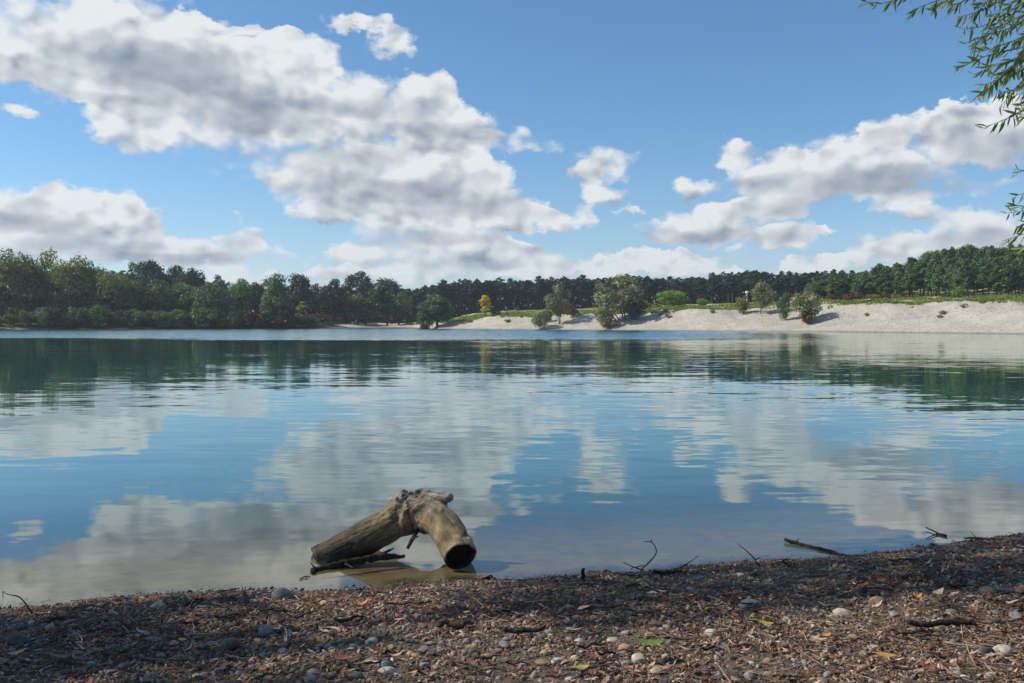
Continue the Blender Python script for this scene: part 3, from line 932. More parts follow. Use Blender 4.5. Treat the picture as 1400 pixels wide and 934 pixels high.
# the wood behind them, one mass
def far_wood():
    a, b = Acc(), Acc()
    rg = np.random.default_rng(77)
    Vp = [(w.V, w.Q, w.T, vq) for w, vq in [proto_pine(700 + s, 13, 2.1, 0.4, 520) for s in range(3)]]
    def put(px, yt, Y):
        X = (px - 700) / F * Y
        zg = far_ground(X, Y)
        u, w = pixdir(px, yt)
        s = (CAM_H + w * Y - zg) / 13.0
        if s < 0.2: return
        wv, wq, wt, vq = Vp[rg.integers(3)]
        an = rg.uniform(0, 6.28); c, sn = math.cos(an), math.sin(an)
        M = np.array([[c, -sn, 0], [sn, c, 0], [0, 0, 1]])
        b.add(vq[0] @ M.T * [s * 1.35, s * 1.35, s] + [X, Y, zg], vq[1])
        tv = np.array([[-.15, 0, 0], [.15, 0, 0], [0, .2, 0], [0, 0, 11]]) * s + [X, Y, zg]
        a.add(tv, None, [[0, 1, 3], [1, 2, 3], [2, 0, 3]])
    for row in range(3):
        px = 480
        while px < 1180:
            put(px, skyline(px) + 8 + rg.uniform(-4, 6), float(np.interp(px, [480, 700, 900, 1050, 1150], [275, 285, 280, 256, 246])) + row * 9)
            px += rg.uniform(8, 14)
        px = -60
        while px < 480:
            put(px, float(np.interp(px, [-60, 150, 260, 350, 480], [362, 372, 384, 392, 396])) + rg.uniform(-4, 6), 240 + row * 10)
            px += rg.uniform(9, 15)
        px = 1150
        while px < 1480:
            put(px, hillline(px) + 6 + rg.uniform(-3, 6), 200 + row * 9)
            px += rg.uniform(9, 15)
    def under(px0, px1, base, n, ymid, yspread):
        px = rg.uniform(px0, px1, n)
        Y = np.interp(px, *base) + rg.uniform(-3, 14, n)
        X = (px - 700) / F * Y
        zg = far_z(X, Y)[0]
        tops = np.array([CAM_H + pixdir(700, q)[1] * d for q, d in zip(np.interp(px, *ymid), Y)])
        z = zg + rg.uniform(0, 1, n) * np.maximum(tops - zg, 0.5)
        b.add(*cards(np.stack([X, Y, z], 1), rg.normal(size=(n, 3)), 0.75, 0.5, rg))
    under(470, 1180, ([480, 700, 900, 1050, 1150], [276, 284, 278, 252, 242]), 16000, ([480, 700, 1180], [398, 392, 384]), 0)
    under(-90, 480, ([-90, 480], [226, 252]), 13000, ([-90, 200, 480], [385, 398, 402]), 0)
    under(1120, 1500, ([1120, 1300, 1500], [226, 206, 200]), 9000, ([1120, 1300, 1500], [385, 360, 355]), 0)
    root = tag(empty('distant_wood', (0, 280, 4)), 'dense dark wood closing the view behind the front trees', 'wood', kind='stuff')
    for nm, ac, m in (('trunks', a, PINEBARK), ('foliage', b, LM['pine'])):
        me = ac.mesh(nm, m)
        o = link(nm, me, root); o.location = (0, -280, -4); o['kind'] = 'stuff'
far_wood()

# meadow grass along the top of the bank
def meadow():
    rg = np.random.default_rng(5)
    n = 26000
    px = rg.uniform(600, 1460, n)
    t = rg.uniform(0.75, 1.0, n) ** 1 * np.interp(px, BK_PX, BK_W) + rg.uniform(0, 1, n) ** 1.6 * 45
    Y = far_shore_y(px) + t
    X = (px - 700) / F * Y
    Z, G = far_z(X, Y)
    k = G > 0.45
    C = np.stack([X, Y, Z + 0.10], 1)[k]
    m = len(C)
    nn = rg.normal(size=(m, 3)) * [1, 1, 0.2]
    V, Q = cards(C, nn, 0.20, 0.16, rg, np.array([0, 0, 1.0]))
    gm = leaf_mat('meadow_grass', (0.15, 0.22, 0.035), (0.24, 0.28, 0.06), (0.33, 0.29, 0.12), scale=0.25, trans=0.35)
    tag(link('meadow_grass', mesh_np('meadow_grass', V, Q, gm)), 'short green meadow grass along the top of the sandy bank', 'grass', kind='stuff')
meadow()

# a white post on the bank
def white_post():
    Y = 150.0
    p = at_depth(1021, 407, Y)
    zg = far_ground(p[0], Y)
    root = tag(empty('white_post', (p[0], Y, zg)), 'thin white post with a small round head standing among the bushes', 'post')
    m, g, out = new_mat('white_paint')
    pos = g.n('ShaderNodeNewGeometry').outputs['Position']
    principled(g, out, g.mix(g.noise(pos, 3.0), (0.72, 0.73, 0.74), (0.82, 0.82, 0.82)), 0.5)
    top = CAM_H + pixdir(1021, 398)[1] * Y - zg
    a = Acc(); a.tube([[0, 0, -0.3], [0, 0, top * 0.5], [0, 0, top - 0.35]], [0.09, 0.085, 0.08], 10)
    link('pole', a.mesh('pole', m, True), root)
    h = Acc(); h.tube([[0, 0, top - 0.42], [0, 0, top - 0.3], [0, 0, top - 0.1], [0, 0, top]], [0.14, 0.3, 0.26, 0.08], 12)
    link('lamp_head', h.mesh('lamp_head', m, True), root)
    c = Acc(); c.tube([[0, 0, top - 0.95], [0, 0, top - 0.75]], [0.16, 0.16], 10)
    link('collar', c.mesh('collar', m, True), root)
white_post()

# ------------------------------------------------------------------ the driftwood log in the shallows
def wood_mat():
    m, g, out = new_mat('weathered_wood')
    grain = g.n('ShaderNodeAttribute', attribute_name='grain').outputs['Vector']
    pos = g.n('ShaderNodeNewGeometry').outputs['Position']
    _, _, z = g.sep(pos)
    streak = g.noise(g.vec('MULTIPLY', grain, (2.2, 16, 16)), 1.0, 5.0, 0.65)
    fine = g.noise(g.vec('MULTIPLY', grain, (9, 75, 75)), 1.0, 3.0, 0.6)
    blot = g.noise(pos, 7.0, 5.0, 0.62)
    spots = g.noise(pos, 55.0, 3.0, 0.6)
    col = g.mix(g.ramp(streak, 0.33, 0.68), (0.080, 0.060, 0.032), (0.25, 0.19, 0.10))
    col = g.mix(g.ramp(blot, 0.42, 0.66), col, (0.36, 0.27, 0.155))
    col = g.mix(g.ramp(blot, 0.44, 0.30, 0, 0.7), col, (0.055, 0.055, 0.022))
    col = g.mix(g.ramp(spots, 0.60, 0.70, 0, 0.75), col, (0.045, 0.036, 0.022))
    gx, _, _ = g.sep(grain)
    limb_tone = g.ramp(g.math('ADD', gx, g.math('MULTIPLY', g.math('SUBTRACT', blot, 0.5), 1.2)), 0.05, 0.35, 1.0, 0.27)  # left limb toned darker away from the fork, right limb unchanged
    limb_tone = g.math('MAXIMUM', limb_tone, g.ramp(gx, 1.4, 1.9))
    col = g.mix(1.0, col, g.combine(limb_tone, limb_tone, limb_tone), 'MULTIPLY')
    # bleached, lichen-grey crown of the log
    top = g.math('MULTIPLY', g.ramp(g.math('ADD', z, g.math('MULTIPLY', g.math('SUBTRACT', blot, 0.5), 0.22)), 0.24, 0.33), 0.85)
    grey = g.mix(g.ramp(fine, 0.4, 0.62), (0.10, 0.09, 0.075), (0.33, 0.31, 0.27))
    col = g.mix(top, col, grey)
    # dark wet foot with a rim of algae
    wet = g.ramp(g.math('ADD', z, g.math('MULTIPLY', g.math('SUBTRACT', blot, 0.5), 0.05)), 0.015, 0.06, 0.22, 1.0)
    col = g.mix(1.0, col, g.combine(wet, wet, wet), 'MULTIPLY')
    col = g.mix(g.n('ShaderNodeAttribute', attribute_name='rot').outputs['Fac'], col, (0.012, 0.010, 0.007))
    h = g.math('ADD', g.math('MULTIPLY', streak, 0.6), g.math('ADD', g.math('MULTIPLY', fine, 0.25), g.math('MULTIPLY', spots, 0.25)))
    principled(g, out, col, g.ramp(wet, 0.3, 1.0, 0.6, 0.85), 0.3, bump(g, h, 0.9, 0.014))
    return m

def rot_mat():
    m, g, out = new_mat('rotten_core')
    pos = g.n('ShaderNodeNewGeometry').outputs['Position']
    n = g.noise(pos, 60.0, 4.0, 0.7)
    principled(g, out, g.mix(g.ramp(n, 0.4, 0.7), (0.006, 0.005, 0.004), (0.022, 0.017, 0.011)), 0.75, 0.3, bump(g, n, 1.0, 0.02))
    return m

def eval_remesh(name, V, Fs, voxel, smooth_it):
    me = mesh_np(name, V, Fs)
    o = link(name, me)
    r = o.modifiers.new('r', 'REMESH'); r.mode = 'VOXEL'; r.voxel_size = voxel; r.adaptivity = 0
    s = o.modifiers.new('s', 'SMOOTH'); s.iterations = smooth_it; s.factor = 0.5
    dg = bpy.context.evaluated_depsgraph_get()
    res = bpy.data.meshes.new_from_object(o.evaluated_get(dg))
    bpy.data.objects.remove(o)
    v = np.empty(len(res.vertices) * 3, np.float32); res.vertices.foreach_get('co', v)
    nn = np.empty(len(res.vertices) * 3, np.float32); res.vertices.foreach_get('normal', nn)
    return res, v.reshape(-1, 3), nn.reshape(-1, 3)

def build_log():
    rg = np.random.default_rng(4)
    base = np.array([-0.6, 4.9, 0.0])
    A = lambda px, py, Y: at_depth(px, py, Y) - base
    # centre lines traced over the photograph, each with its own distance
    left = spline([A(556,703,5.04), A(520,724,5.03), A(485,745,5.00), A(452,762,4.96), A(434,771,4.94)], 30)
    lr = np.interp(np.linspace(0, 1, 30), [0, 0.15, 0.4, 1], [0.096, 0.098, 0.099, 0.096])
    right = spline([A(545,708,5.06), A(566,700,5.04), A(590,706,4.99), A(609,722,4.91), A(622,743,4.81), A(630,762,4.715)], 34)
    rr = np.interp(np.linspace(0, 1, 34), [0, 0.2, 0.5, 0.8, 1], [0.085, 0.092, 0.093, 0.092, 0.094])
    stub = spline([A(556,688,5.10), A(575,680,5.09), A(592,681,5.05), A(611,680,5.00)], 14)
    sr = np.interp(np.linspace(0, 1, 14), [0, 0.3, 0.55, 0.8, 1], [0.055, 0.048, 0.036, 0.040, 0.030])
    paths = [(left, lr), (right, rr), (stub, sr)]
    acc = Acc()
    for P, r in paths: acc.tube(P, r, 22, wob=0.03, rg=rg)
    # knots and burls around the fork
    def blob(px, py, Y, r, sq=(1, 1, 1)):
        bm = bmesh.new(); bmesh.ops.create_icosphere(bm, subdivisions=3, radius=1)
        v = np.array([x.co[:] for x in bm.verts]); f = np.array([[q.index for q in fc.verts] for fc in bm.faces]); bm.free()
        acc.add(v * r * np.array(sq) + A(px, py, Y), None, f)
    blob(545, 692, 5.05, 0.075, (1, .9, .9)); blob(556, 681, 5.07, 0.055, (1.2, 1, .8)); blob(571, 677, 5.08, 0.040, (1.3, 1, .8))
    blob(540, 703, 5.00, 0.060, (.8, .9, 1.2)); blob(552, 712, 4.96, 0.050, (.6, .8, 1.3)); blob(604, 692, 5.03, 0.035, (1, 1, 1.5)); blob(583, 673, 5.09, 0.026, (1.2, 1, .8))
    blob(612, 680, 5.00, 0.036, (1.0, 1, .8)); blob(556, 716, 5.02, 0.078, (1.1, .9, .9)); blob(580, 715, 4.99, 0.070, (1.1, .9, .9)); blob(536, 722, 5.02, 0.075, (1.2, .9, .8))
    V = np.concatenate(acc.V); fs = [np.concatenate(acc.Q), np.concatenate(acc.T)]
    me, v, nn = eval_remesh('log_body', V, fs, 0.0085, 5)
    # grain coordinates follow the nearest limb
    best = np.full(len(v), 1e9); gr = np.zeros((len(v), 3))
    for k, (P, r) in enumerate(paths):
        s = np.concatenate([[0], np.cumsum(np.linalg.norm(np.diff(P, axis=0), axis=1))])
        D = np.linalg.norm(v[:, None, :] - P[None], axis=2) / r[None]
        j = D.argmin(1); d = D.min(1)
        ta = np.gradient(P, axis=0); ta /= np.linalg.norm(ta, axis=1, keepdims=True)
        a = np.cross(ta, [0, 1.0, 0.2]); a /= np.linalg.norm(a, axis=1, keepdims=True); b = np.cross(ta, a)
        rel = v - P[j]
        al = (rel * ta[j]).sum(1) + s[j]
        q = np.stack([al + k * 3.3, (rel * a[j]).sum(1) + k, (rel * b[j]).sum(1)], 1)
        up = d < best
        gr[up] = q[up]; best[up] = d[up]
    # relief: furrows along the grain, warts, a split on the right limb
    n1 = fbm(gr[:, 0] * 6, np.arctan2(gr[:, 2], gr[:, 1]) * 6, 3, 4, 1.0)
    n2 = fbm(v[:, 0] * 20 + v[:, 2] * 9, v[:, 1] * 20 - v[:, 2] * 14, 9, 3, 1.0)
    fork = np.exp(-((v - A(556, 688, 5.05)) ** 2).sum(1) / 0.13 ** 2)
    n3 = fbm(v[:, 0] * 22 + v[:, 2] * 14, v[:, 2] * 40 - v[:, 0] * 30 + v[:, 1] * 20, 15, 3, 1.0)
    disp = n1 * 0.004 + n2 * 0.004 + fork * (np.abs(n3) * 0.060 - 0.014)
    ang = np.arctan2(gr[:, 2], gr[:, 1])
    ridge = 1 - np.abs(fbm(ang * 2.6 + 40, gr[:, 0] * 2.2, 71, 3, 1.0)) * 2.2
    disp -= 0.007 * sstep(ridge, 0.88, 1.0) * (1 - fork)
    c0, c1 = A(609, 742, 4.755), A(621, 727, 4.80)
    t = np.clip(((v - c0) @ (c1 - c0)) / ((c1 - c0) @ (c1 - c0)), 0, 1)
    dist = np.linalg.norm(v - (c0 + t[:, None] * (c1 - c0)), axis=1)
    disp -= 0.020 * np.exp(-(dist / 0.010) ** 2)
    v = v + nn * disp[:, None]
    # the ends are rotted out behind a thin rim
    rotv = np.zeros(len(v))
    for P, rad in ((right, 0.094), (left, 0.096)):
        d, a, b = frame(P[-1] - P[-3])
        q = v - P[-1]; ax = q @ d; rho = np.hypot(q @ a, q @ b)
        th = np.arctan2(q @ b, q @ a)
        lim = rad * (0.88 + 0.04 * np.sin(3 * th + 1) + 0.03 * np.sin(7 * th))
        k = (ax > -0.03) & (ax < 0.04)
        f = np.where(k, sstep(-rho, -lim, -lim * 0.80), 0)
        v = v - np.outer(f * 0.06, d)
        rotv = np.maximum(rotv, np.where((ax > -0.09) & (ax < 0.04), sstep(-rho, -lim * 1.06, -lim * 0.9), 0))
    me.vertices.foreach_set('co', v.astype(np.float32).ravel())
    me.polygons.foreach_set('use_smooth', np.ones(len(me.polygons), dtype=bool))
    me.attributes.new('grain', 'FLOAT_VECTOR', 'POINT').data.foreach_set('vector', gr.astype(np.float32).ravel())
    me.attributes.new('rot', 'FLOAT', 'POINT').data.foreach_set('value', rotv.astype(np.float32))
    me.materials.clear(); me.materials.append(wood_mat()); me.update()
    root = tag(empty('driftwood_log', tuple(base)), 'bent weathered log arching out of the shallow water like an upturned fork', 'log')
    link('trunk', me, root)
    rot = rot_mat()
    # sawn, rotted-out ends
    def end(P, r, rad, squash=1.0, depth=0.05, label=None):
        d = P[-1] - P[-3]; d, a, b = frame(d)
        a2 = Acc()
        n = 28; th = np.linspace(0, 2 * np.pi, n, endpoint=False)
        w = 1 + 0.05 * np.sin(th * 3 + 1) + rg.uniform(-.02, .02, n)
        rings = [(rad * 0.83, -0.034), (rad * 0.7, -0.040), (rad * 0.6, -0.036), (rad * 0.4, -0.042 ), (rad * 0.2, -0.036)]
        V = []
        for q, h in rings:
            V.append(P[-1] + np.outer(np.cos(th) * q * w, a) + np.outer(np.sin(th) * q * w, b) + d * (h + rg.uniform(-.002, .002, n)[:, None]))
        V = np.concatenate(V + [[P[-1] - d * 0.040]])
        Q = [(i * n + k, i * n + (k + 1) % n, (i + 1) * n + (k + 1) % n, (i + 1) * n + k) for i in range(4) for k in range(n)]
        T = [(4 * n + k, 4 * n + (k + 1) % n, 5 * n) for k in range(n)]
        a2.add(V, Q, T)
        o = link('cut_end', a2.mesh('cut_end', rot, True), root)
        o['label'] = label
    end(right, rr, 0.094, label='dark rotten cut end of the right limb at the water')
    end(left, lr, 0.095, label='dark hollow cut end of the left limb')
    tw = Acc(); tw.tube([A(576,718,4.96), A(568,730,4.93), A(563,738,4.90), A(557,750,4.88)], [0.012, 0.011, 0.012, 0.009], 7)
    tw.tube([A(563,738,4.90), A(572,733,4.88)], [0.006, 0.004], 5)
    o = link('dead_twig', tw.mesh('dead_twig', bark_mat('dead_twig_bark', (0.02, 0.017, 0.013), (0.06, 0.05, 0.04), 20), True), root)
    o['label'] = 'short black twig hanging under the arch of the log'
build_log()

DARKBARK = bark_mat('wet_black_bark', (0.012, 0.010, 0.009), (0.05, 0.042, 0.036), 30)
DRYBARK = bark_mat('dry_twig_bark', (0.07, 0.050, 0.034), (0.20, 0.155, 0.115), 25)
REDBARK = bark_mat('brown_twig_bark', (0.05, 0.030, 0.020), (0.13, 0.085, 0.055), 25)

def stick(name, label, cat, pts, rad, mat, forks=(), group=None, n=7, wob=0.12, seed=1):
    """a branch lying or standing where pts (world) run; forks = list of (pts, rad) parts"""
    rg = np.random.default_rng(seed)
    pts = np.array(pts, float); base = pts[0].copy()
    a = Acc()
    k = max(8, len(pts) * 4)
    P = spline(pts - base, k)
    P += rg.normal(size=P.shape) * np.mean(rad) * 0.18
    a.tube(P, np.interp(np.linspace(0, 1, k), np.linspace(0, 1, len(rad)), rad), n, wob=wob, rg=rg)
    root = tag(empty(name, tuple(base)), label, cat, group)
    link('stem', a.mesh('stem', mat, True), root)
    for fp, fr in forks:
        b = Acc(); fp = np.array(fp, float)
        m = max(5, len(fp) * 3)
        b.tube(spline(fp - base, m), np.interp(np.linspace(0, 1, m), np.linspace(0, 1, len(fr)), fr), max(5, n - 2), wob=wob, rg=rg)
        link('side_shoot', b.mesh('side_shoot', mat, True), root)
    return root

# floating branch before the log
W = lambda px, py, z=0.0: on_water(px, py) + np.array([0, 0, z])
stick('floating_branch', 'black waterlogged branch floating in front of the log', 'branch',
      [W(427,782,.002), W(445,778,.010), W(470,773,.012), W(500,768,.014), W(525,764,.014), W(553,761,.004)], [0.018, 0.013, 0.016, 0.020, 0.019, 0.008], DARKBARK,
      [([W(470,773,.012), W(484,778,.005)], [.010, .004]), ([W(520,764,.02), W(538,757,.03)], [.012, .004]), ([W(432,781,.01), W(424,776,.03)], [.008, .003])], wob=0.3)
stick('floating_stick', 'thick dark stick lying in the water off the right beach', 'stick',
      [W(1072,741,.016), W(1100,747,.006), W(1135,755,.004), W(1166,763,.004)], [0.010, 0.0105, 0.010, 0.005], DARKBARK,
      [([W(1088,744,.012), W(1092,741,.02)], [.003, .0015])], wob=0.18, seed=3)
def B(px, py, z=0.0):
    x, y, zz = beach_at(px, py)
    return np.array([x, y, max(zz, 0) + z])
def up(p, px, py):
    """the point seen at (px, py) as far away as point p"""
    return at_depth(px, py, p[1])
p = B(884, 787)
stick('forked_twig', 'thin bare forked twig standing up at the water edge', 'twig',
      [B(872,792,.0), up(p,878,778), up(p,888,768), up(p,897,757), up(p,896,748), up(p,890,741), up(p,880,740)], [.005, .0042, .0034, .003, .0026, .002, .0014], REDBARK,
      [([up(p,877,779), up(p,866,775), up(p,852,769)], [.004, .003, .002]), ([up(p,868,776), up(p,880,773)], [.003, .002]), ([up(p,890,741), up(p,891,737)], [.003, .0015]), ([up(p,866,775), up(p,861,780)], [.003, .0015])], seed=5)
p = B(797, 795)
stick('stump', 'short upright dark stake at the water edge', 'stake', [p - [0, 0, .03], up(p,797,786), up(p,798,777)], [.009, .009, .008], DARKBARK, seed=6)
p = B(925, 780)
stick('slanting_twig', 'small slanting twig right of the forked one', 'twig', [p, up(p,940,770), up(p,956,760)], [.0032, .0026, .0014], REDBARK, seed=7)
p = B(1040, 776)
stick('leaning_twig', 'straight thin twig leaning left over the water', 'twig', [p, up(p,1027,759), up(p,1008,743)], [.0035, .0028, .0014], DARKBARK, [([up(p,1033,765), up(p,1040,762)], [.003, .0015])], seed=8)
p = B(1080, 775)
stick('crooked_twig', 'crooked little twig below the floating stick', 'twig', [p, up(p,1071,768), up(p,1076,763)], [.006, .004, .002], DARKBARK, [([up(p,1071,768), up(p,1056,771)], [.003, .002])], seed=9)
stick('forked_stick', 'dark forked stick at the water in front of the right shore', 'stick', [W(1294,734,.006), W(1283,731,.008), W(1266,724,.012)], [.007, .006, .003], DARKBARK,
      [([W(1283,731,.008), W(1266,737,.004)], [.005, .002])], seed=10)
stick('washed_branch', 'brown branch washed up along the far right waterline', 'branch', [B(1318,740,.012), B(1335,739,.015), B(1352,740,.015), B(1372,739,.01)], [.005, .007, .006, .003], REDBARK,
      [([B(1335,739,.015), B(1326,736,.03)], [.004, .0015])], seed=11)
p = B(46, 842)
stick('bent_twig', 'thin bent twig arching over the water at the left edge', 'twig', [p, up(p,36,827), up(p,26,816), up(p,12,813), up(p,4,809)], [.004, .0032, .0026, .002, .0013], REDBARK, [([up(p,24,816), up(p,18,813)], [.003, .0015]), ([up(p,4,809), up(p,4,818)], [.002, .0012])], seed=12)
p = B(338, 832)
stick('wood_stub', 'broken upright chunk of bark at the left waterline', 'wood', [p - [0, 0, .02], up(p,336,820), up(p,333,809)], [.016, .013, .005], DRYBARK, wob=0.3, seed=13)
p = B(268, 828)
stick('wood_chunk', 'dark slanting chunk of wood beside the broken bark', 'wood', [B(258,832,.01), up(p,268,824), up(p,276,819)], [.014, .016, .010], DARKBARK, wob=0.3, seed=14)
stick('drift_scrap', 'tiny floating twig scrap left of the floating branch', 'twig', [W(410,793,.004), W(417,790,.006), W(424,789,.004)], [.003, .004, .002], REDBARK, [([W(417,790,.006), W(421,793,.004)], [.003, .001])], seed=15)
stick('drift_clump', 'dark scrap of bark floating right of the log', 'bark', [W(660,794,.004), W(668,791,.010), W(677,793,.004)], [.008, .014, .005], DARKBARK, wob=0.4, seed=16)

# ------------------------------------------------------------------ stones, litter and twigs on the beach
def piece_mat(name, rough=0.8, use_attr=True, ramp=None, grain=90.0, relief=0.004, trans=0.0):
    m, g, out = new_mat(name)
    geo = g.n('ShaderNodeNewGeometry'); pos = geo.outputs['Position']
    _, _, z = g.sep(pos)
    if use_attr:
        col = g.n('ShaderNodeAttribute', attribute_name='piece').outputs['Color']
    else:
        info = g.n('ShaderNodeObjectInfo')
        cr = g.n('ShaderNodeValToRGB')
        els = cr.color_ramp.elements
        while len(els) < len(ramp): els.new(0.5)
        for i, c in enumerate(ramp):
            els[i].position = i / (len(ramp) - 1); els[i].color = (*c, 1)
        g.put(cr.inputs[0], info.outputs['Random']); col = cr.outputs[0]
    n = g.noise(pos, grain, 4.0, 0.65); n2 = g.noise(pos, grain * 0.28, 3.0, 0.6)
    col = g.mix(1.0, col, g.mix(g.ramp(n, 0.3, 0.7), (0.68, 0.67, 0.66), (1.22, 1.2, 1.17)), 'MULTIPLY')
    col = g.mix(g.ramp(n2, 0.52, 0.70, 0, 0.45), col, (0.09, 0.075, 0.05))
    wet = g.ramp(g.math('ADD', z, g.math('MULTIPLY', g.math('SUBTRACT', n2, 0.5), 0.06)), 0.0, 0.07, 0.40, 1.0)
    col = g.mix(1.0, col, g.combine(wet, wet, wet), 'MULTIPLY')
    p = principled(g, out, col, g.ramp(wet, 0.3, 0.9, 0.30, rough), 0.35, bump(g, n, 0.6, relief))
    return m
GRAVEL_M = piece_mat('gravel_stones')
LITTER_M = piece_mat('leaf_litter', 0.85, grain=60, relief=0.002)
STONE_RAMPS = {
 'grey': [(0.16, 0.155, 0.14), (0.24, 0.23, 0.205), (0.20, 0.20, 0.195), (0.28, 0.265, 0.23)],
 'pale': [(0.40, 0.365, 0.29), (0.47, 0.435, 0.36), (0.37, 0.35, 0.30), (0.45, 0.385, 0.28)],
 'tan': [(0.28, 0.195, 0.12), (0.34, 0.25, 0.155), (0.24, 0.17, 0.11), (0.32, 0.215, 0.135)],
 'dark': [(0.055, 0.056, 0.052), (0.09, 0.085, 0.075), (0.075, 0.078, 0.08), (0.11, 0.10, 0.085)]}
STONE_M = {k: piece_mat(k + '_stone', 0.75, False, v, 70.0, 0.004) for k, v in STONE_RAMPS.items()}

def ico(sub):
    bm = bmesh.new(); bmesh.ops.create_icosphere(bm, subdivisions=sub, radius=1)
    v = np.array([x.co[:] for x in bm.verts]); f = np.array([[q.index for q in fc.verts] for fc in bm.faces]); bm.free()
    return v, f
def pebble(sub, rg, rough=0.16):
    v, f = ico(sub)
    o = rg.uniform(0, 50, 2)
    d = fbm(v[:, 0] * 1.3 + v[:, 2] * 0.8 + o[0], v[:, 1] * 1.3 - v[:, 2] * 0.6 + o[1], 3, 2, 1.0)
    e = rg.uniform(0.75, 1.25)
    v = np.sign(v) * np.abs(v) ** e
    v = v * (1 + rough * d[:, None] * 2)
    for _ in range(rg.integers(1, 4)):          # a chipped flat side or two
        nrm = sphere_pts(1, rg)[0]; c = rg.uniform(0.62, 0.85)
        q = v @ nrm; v = v - np.outer(np.maximum(q - c, 0) * 0.85, nrm)
    return v * [1, rg.uniform(0.6, 0.95), rg.uniform(0.42, 0.75)], f

SHAPES = []
_rg = np.random.default_rng(31)
for _k in range(14):
    SHAPES.append(pebble(3, _rg))
STONE_MESH = {}
def stone(px, py, w_px, kind, label, group=None, aspect=None, seed=0, name='beach_stone', squash=1.0):
    x, y, z = beach_at(px, py)
    s = w_px / 2 / F * y
    k = (seed * 7 + int(px)) % len(SHAPES)
    key = (k, kind)
    if key not in STONE_MESH: STONE_MESH[key] = mesh_np('stone', SHAPES[k][0], SHAPES[k][1], STONE_M[kind], True)
    o = link(name, STONE_MESH[key])
    hz = SHAPES[k][0][:, 2].max() * s * squash
    o.location = (x, y, z + hz * 0.42)
    o.scale = (s, s, s * squash)
    o.rotation_euler = (random.uniform(-.2, .2), random.uniform(-.2, .2), random.choice([0, math.pi]) + random.uniform(-.5, .5))
    tag(o, label, 'stone', group)
    return o
# stones one can name (column, row, width, colour, label)
NAMED = [
 (1026,832,29,'grey','flat grey stone lying right of centre below the leaning twig'),
 (1151,843,21,'pale','pale rounded stone standing out on the shaded right beach'),
 (1200,825,19,'tan','tan oval stone up the beach from the pale rounded one'),
 (1350,813,20,'tan','tan flattened stone near the right edge of the beach'),
 (1334,785,17,'tan','orange tan pebble near the right waterline'),
 (1349,896,25,'dark','dark round stone at the lower right'),
 (1371,895,24,'pale','pale stone leaning against the dark round one'),
 (1302,839,18,'grey','blue grey stone below the two tan ones on the right'),
 (1194,889,16,'pale','angular pale stone at the lower right middle'),
 (1388,846,16,'grey','bluish stone at the right edge of the picture'),
 (363,868,24,'grey','flat grey stone among litter left of the middle'),
 (314,887,26,'dark','dark angular stone at the lower left'),
 (26,880,28,'dark','big dark stone in the shade at the far left'),
 (386,819,30,'grey','mossy grey stone half in the water left of the log'),
 (216,833,20,'pale','pale angular stone at the left waterline'),
 (138,830,16,'dark','dark round stone, left one of the two at the left waterline'),
 (174,830,12,'dark','dark round stone, right one of the two at the left waterline'),
 (527,912,24,'grey','pale grey stone at the bottom below the log'),
 (508,879,16,'pale','creamy pebble above the bottom grey stones'),
 (588,882,15,'grey','round grey pebble at the middle bottom'),
 (580,893,18,'grey','grey stone just under the round grey pebble'),
 (530,922,27,'pale','broad pale stone at the bottom edge below the log'),
 (425,932,22,'grey','grey stone cut by the bottom edge left of the middle'),
 (793,881,17,'pale','pale egg shaped pebble at the middle bottom'),
 (837,877,16,'pale','whitish oval pebble right of the egg shaped one'),
 (874,906,21,'pale','white stone beside the green leaf'),
 (898,921,20,'pale','white rounded stone below the green leaf'),
 (742,909,22,'tan','tan round stone at the bottom left of the green leaf'),
 (762,908,18,'pale','pale stone right of the tan round one'),
 (856,893,24,'tan','slanting brownish stone above the white stone by the leaf'),
 (778,834,19,'tan','tan stone at the left end of the long twig'),
 (860,841,10,'grey','small blue pebble at the right end of the long twig'),
 (1012,789,12,'pale','pale pebble on the dark wet strip at the middle waterline'),
 (1270,899,14,'dark','small dark stone at the bottom right'),
 (250,903,14,'grey','greenish grey stone in the shade at the lower left'),
 (157,890,18,'dark','dark flattened stone in the lower left shade'),
 (210,930,26,'dark','big dark stone cut by the bottom edge at the left'),
 (125,912,16,'grey','bluish flat stone in the lower left corner'),
 (1030,870,20,'grey','grey stone at the right of the middle bottom'),
 (972,869,17,'pale','pale stone left of the grey one at the bottom middle'),
]
for q, (px, py, w, kd, lab) in enumerate(NAMED):
    stone(px, py, w * 1.05, kd, lab, seed=q)
# the other larger stones
zone = [(-20, 330, 'on the shaded left of the beach'), (330, 700, 'on the beach below the log'), (700, 1060, 'on the middle of the beach'), (1060, 1420, 'on the right of the beach')]
words = {'grey': 'small grey stone', 'pale': 'small pale stone', 'tan': 'small tan stone', 'dark': 'small dark stone'}
for k in range(225):
    px = random.uniform(-15, 1415)
    u0 = float(np.interp(px, [0, 650, 1100, 1400], [842, 805, 778, 748]))
    py = u0 + (934 - u0) * random.uniform(0.04, 1.02) ** 0.8
    kd = random.choices(['grey', 'pale', 'tan', 'dark'], [5, 1.6, 3, 3])[0]
    zn = next(z[2] for z in zone if z[0] <= px < z[1])
    stone(px, py, random.uniform(9, 17) * (0.75 + 0.35 * (py - 750) / 180), kd, words[kd] + ' ' + zn, words[kd] + 's ' + zn, seed=k, name='beach_pebble')

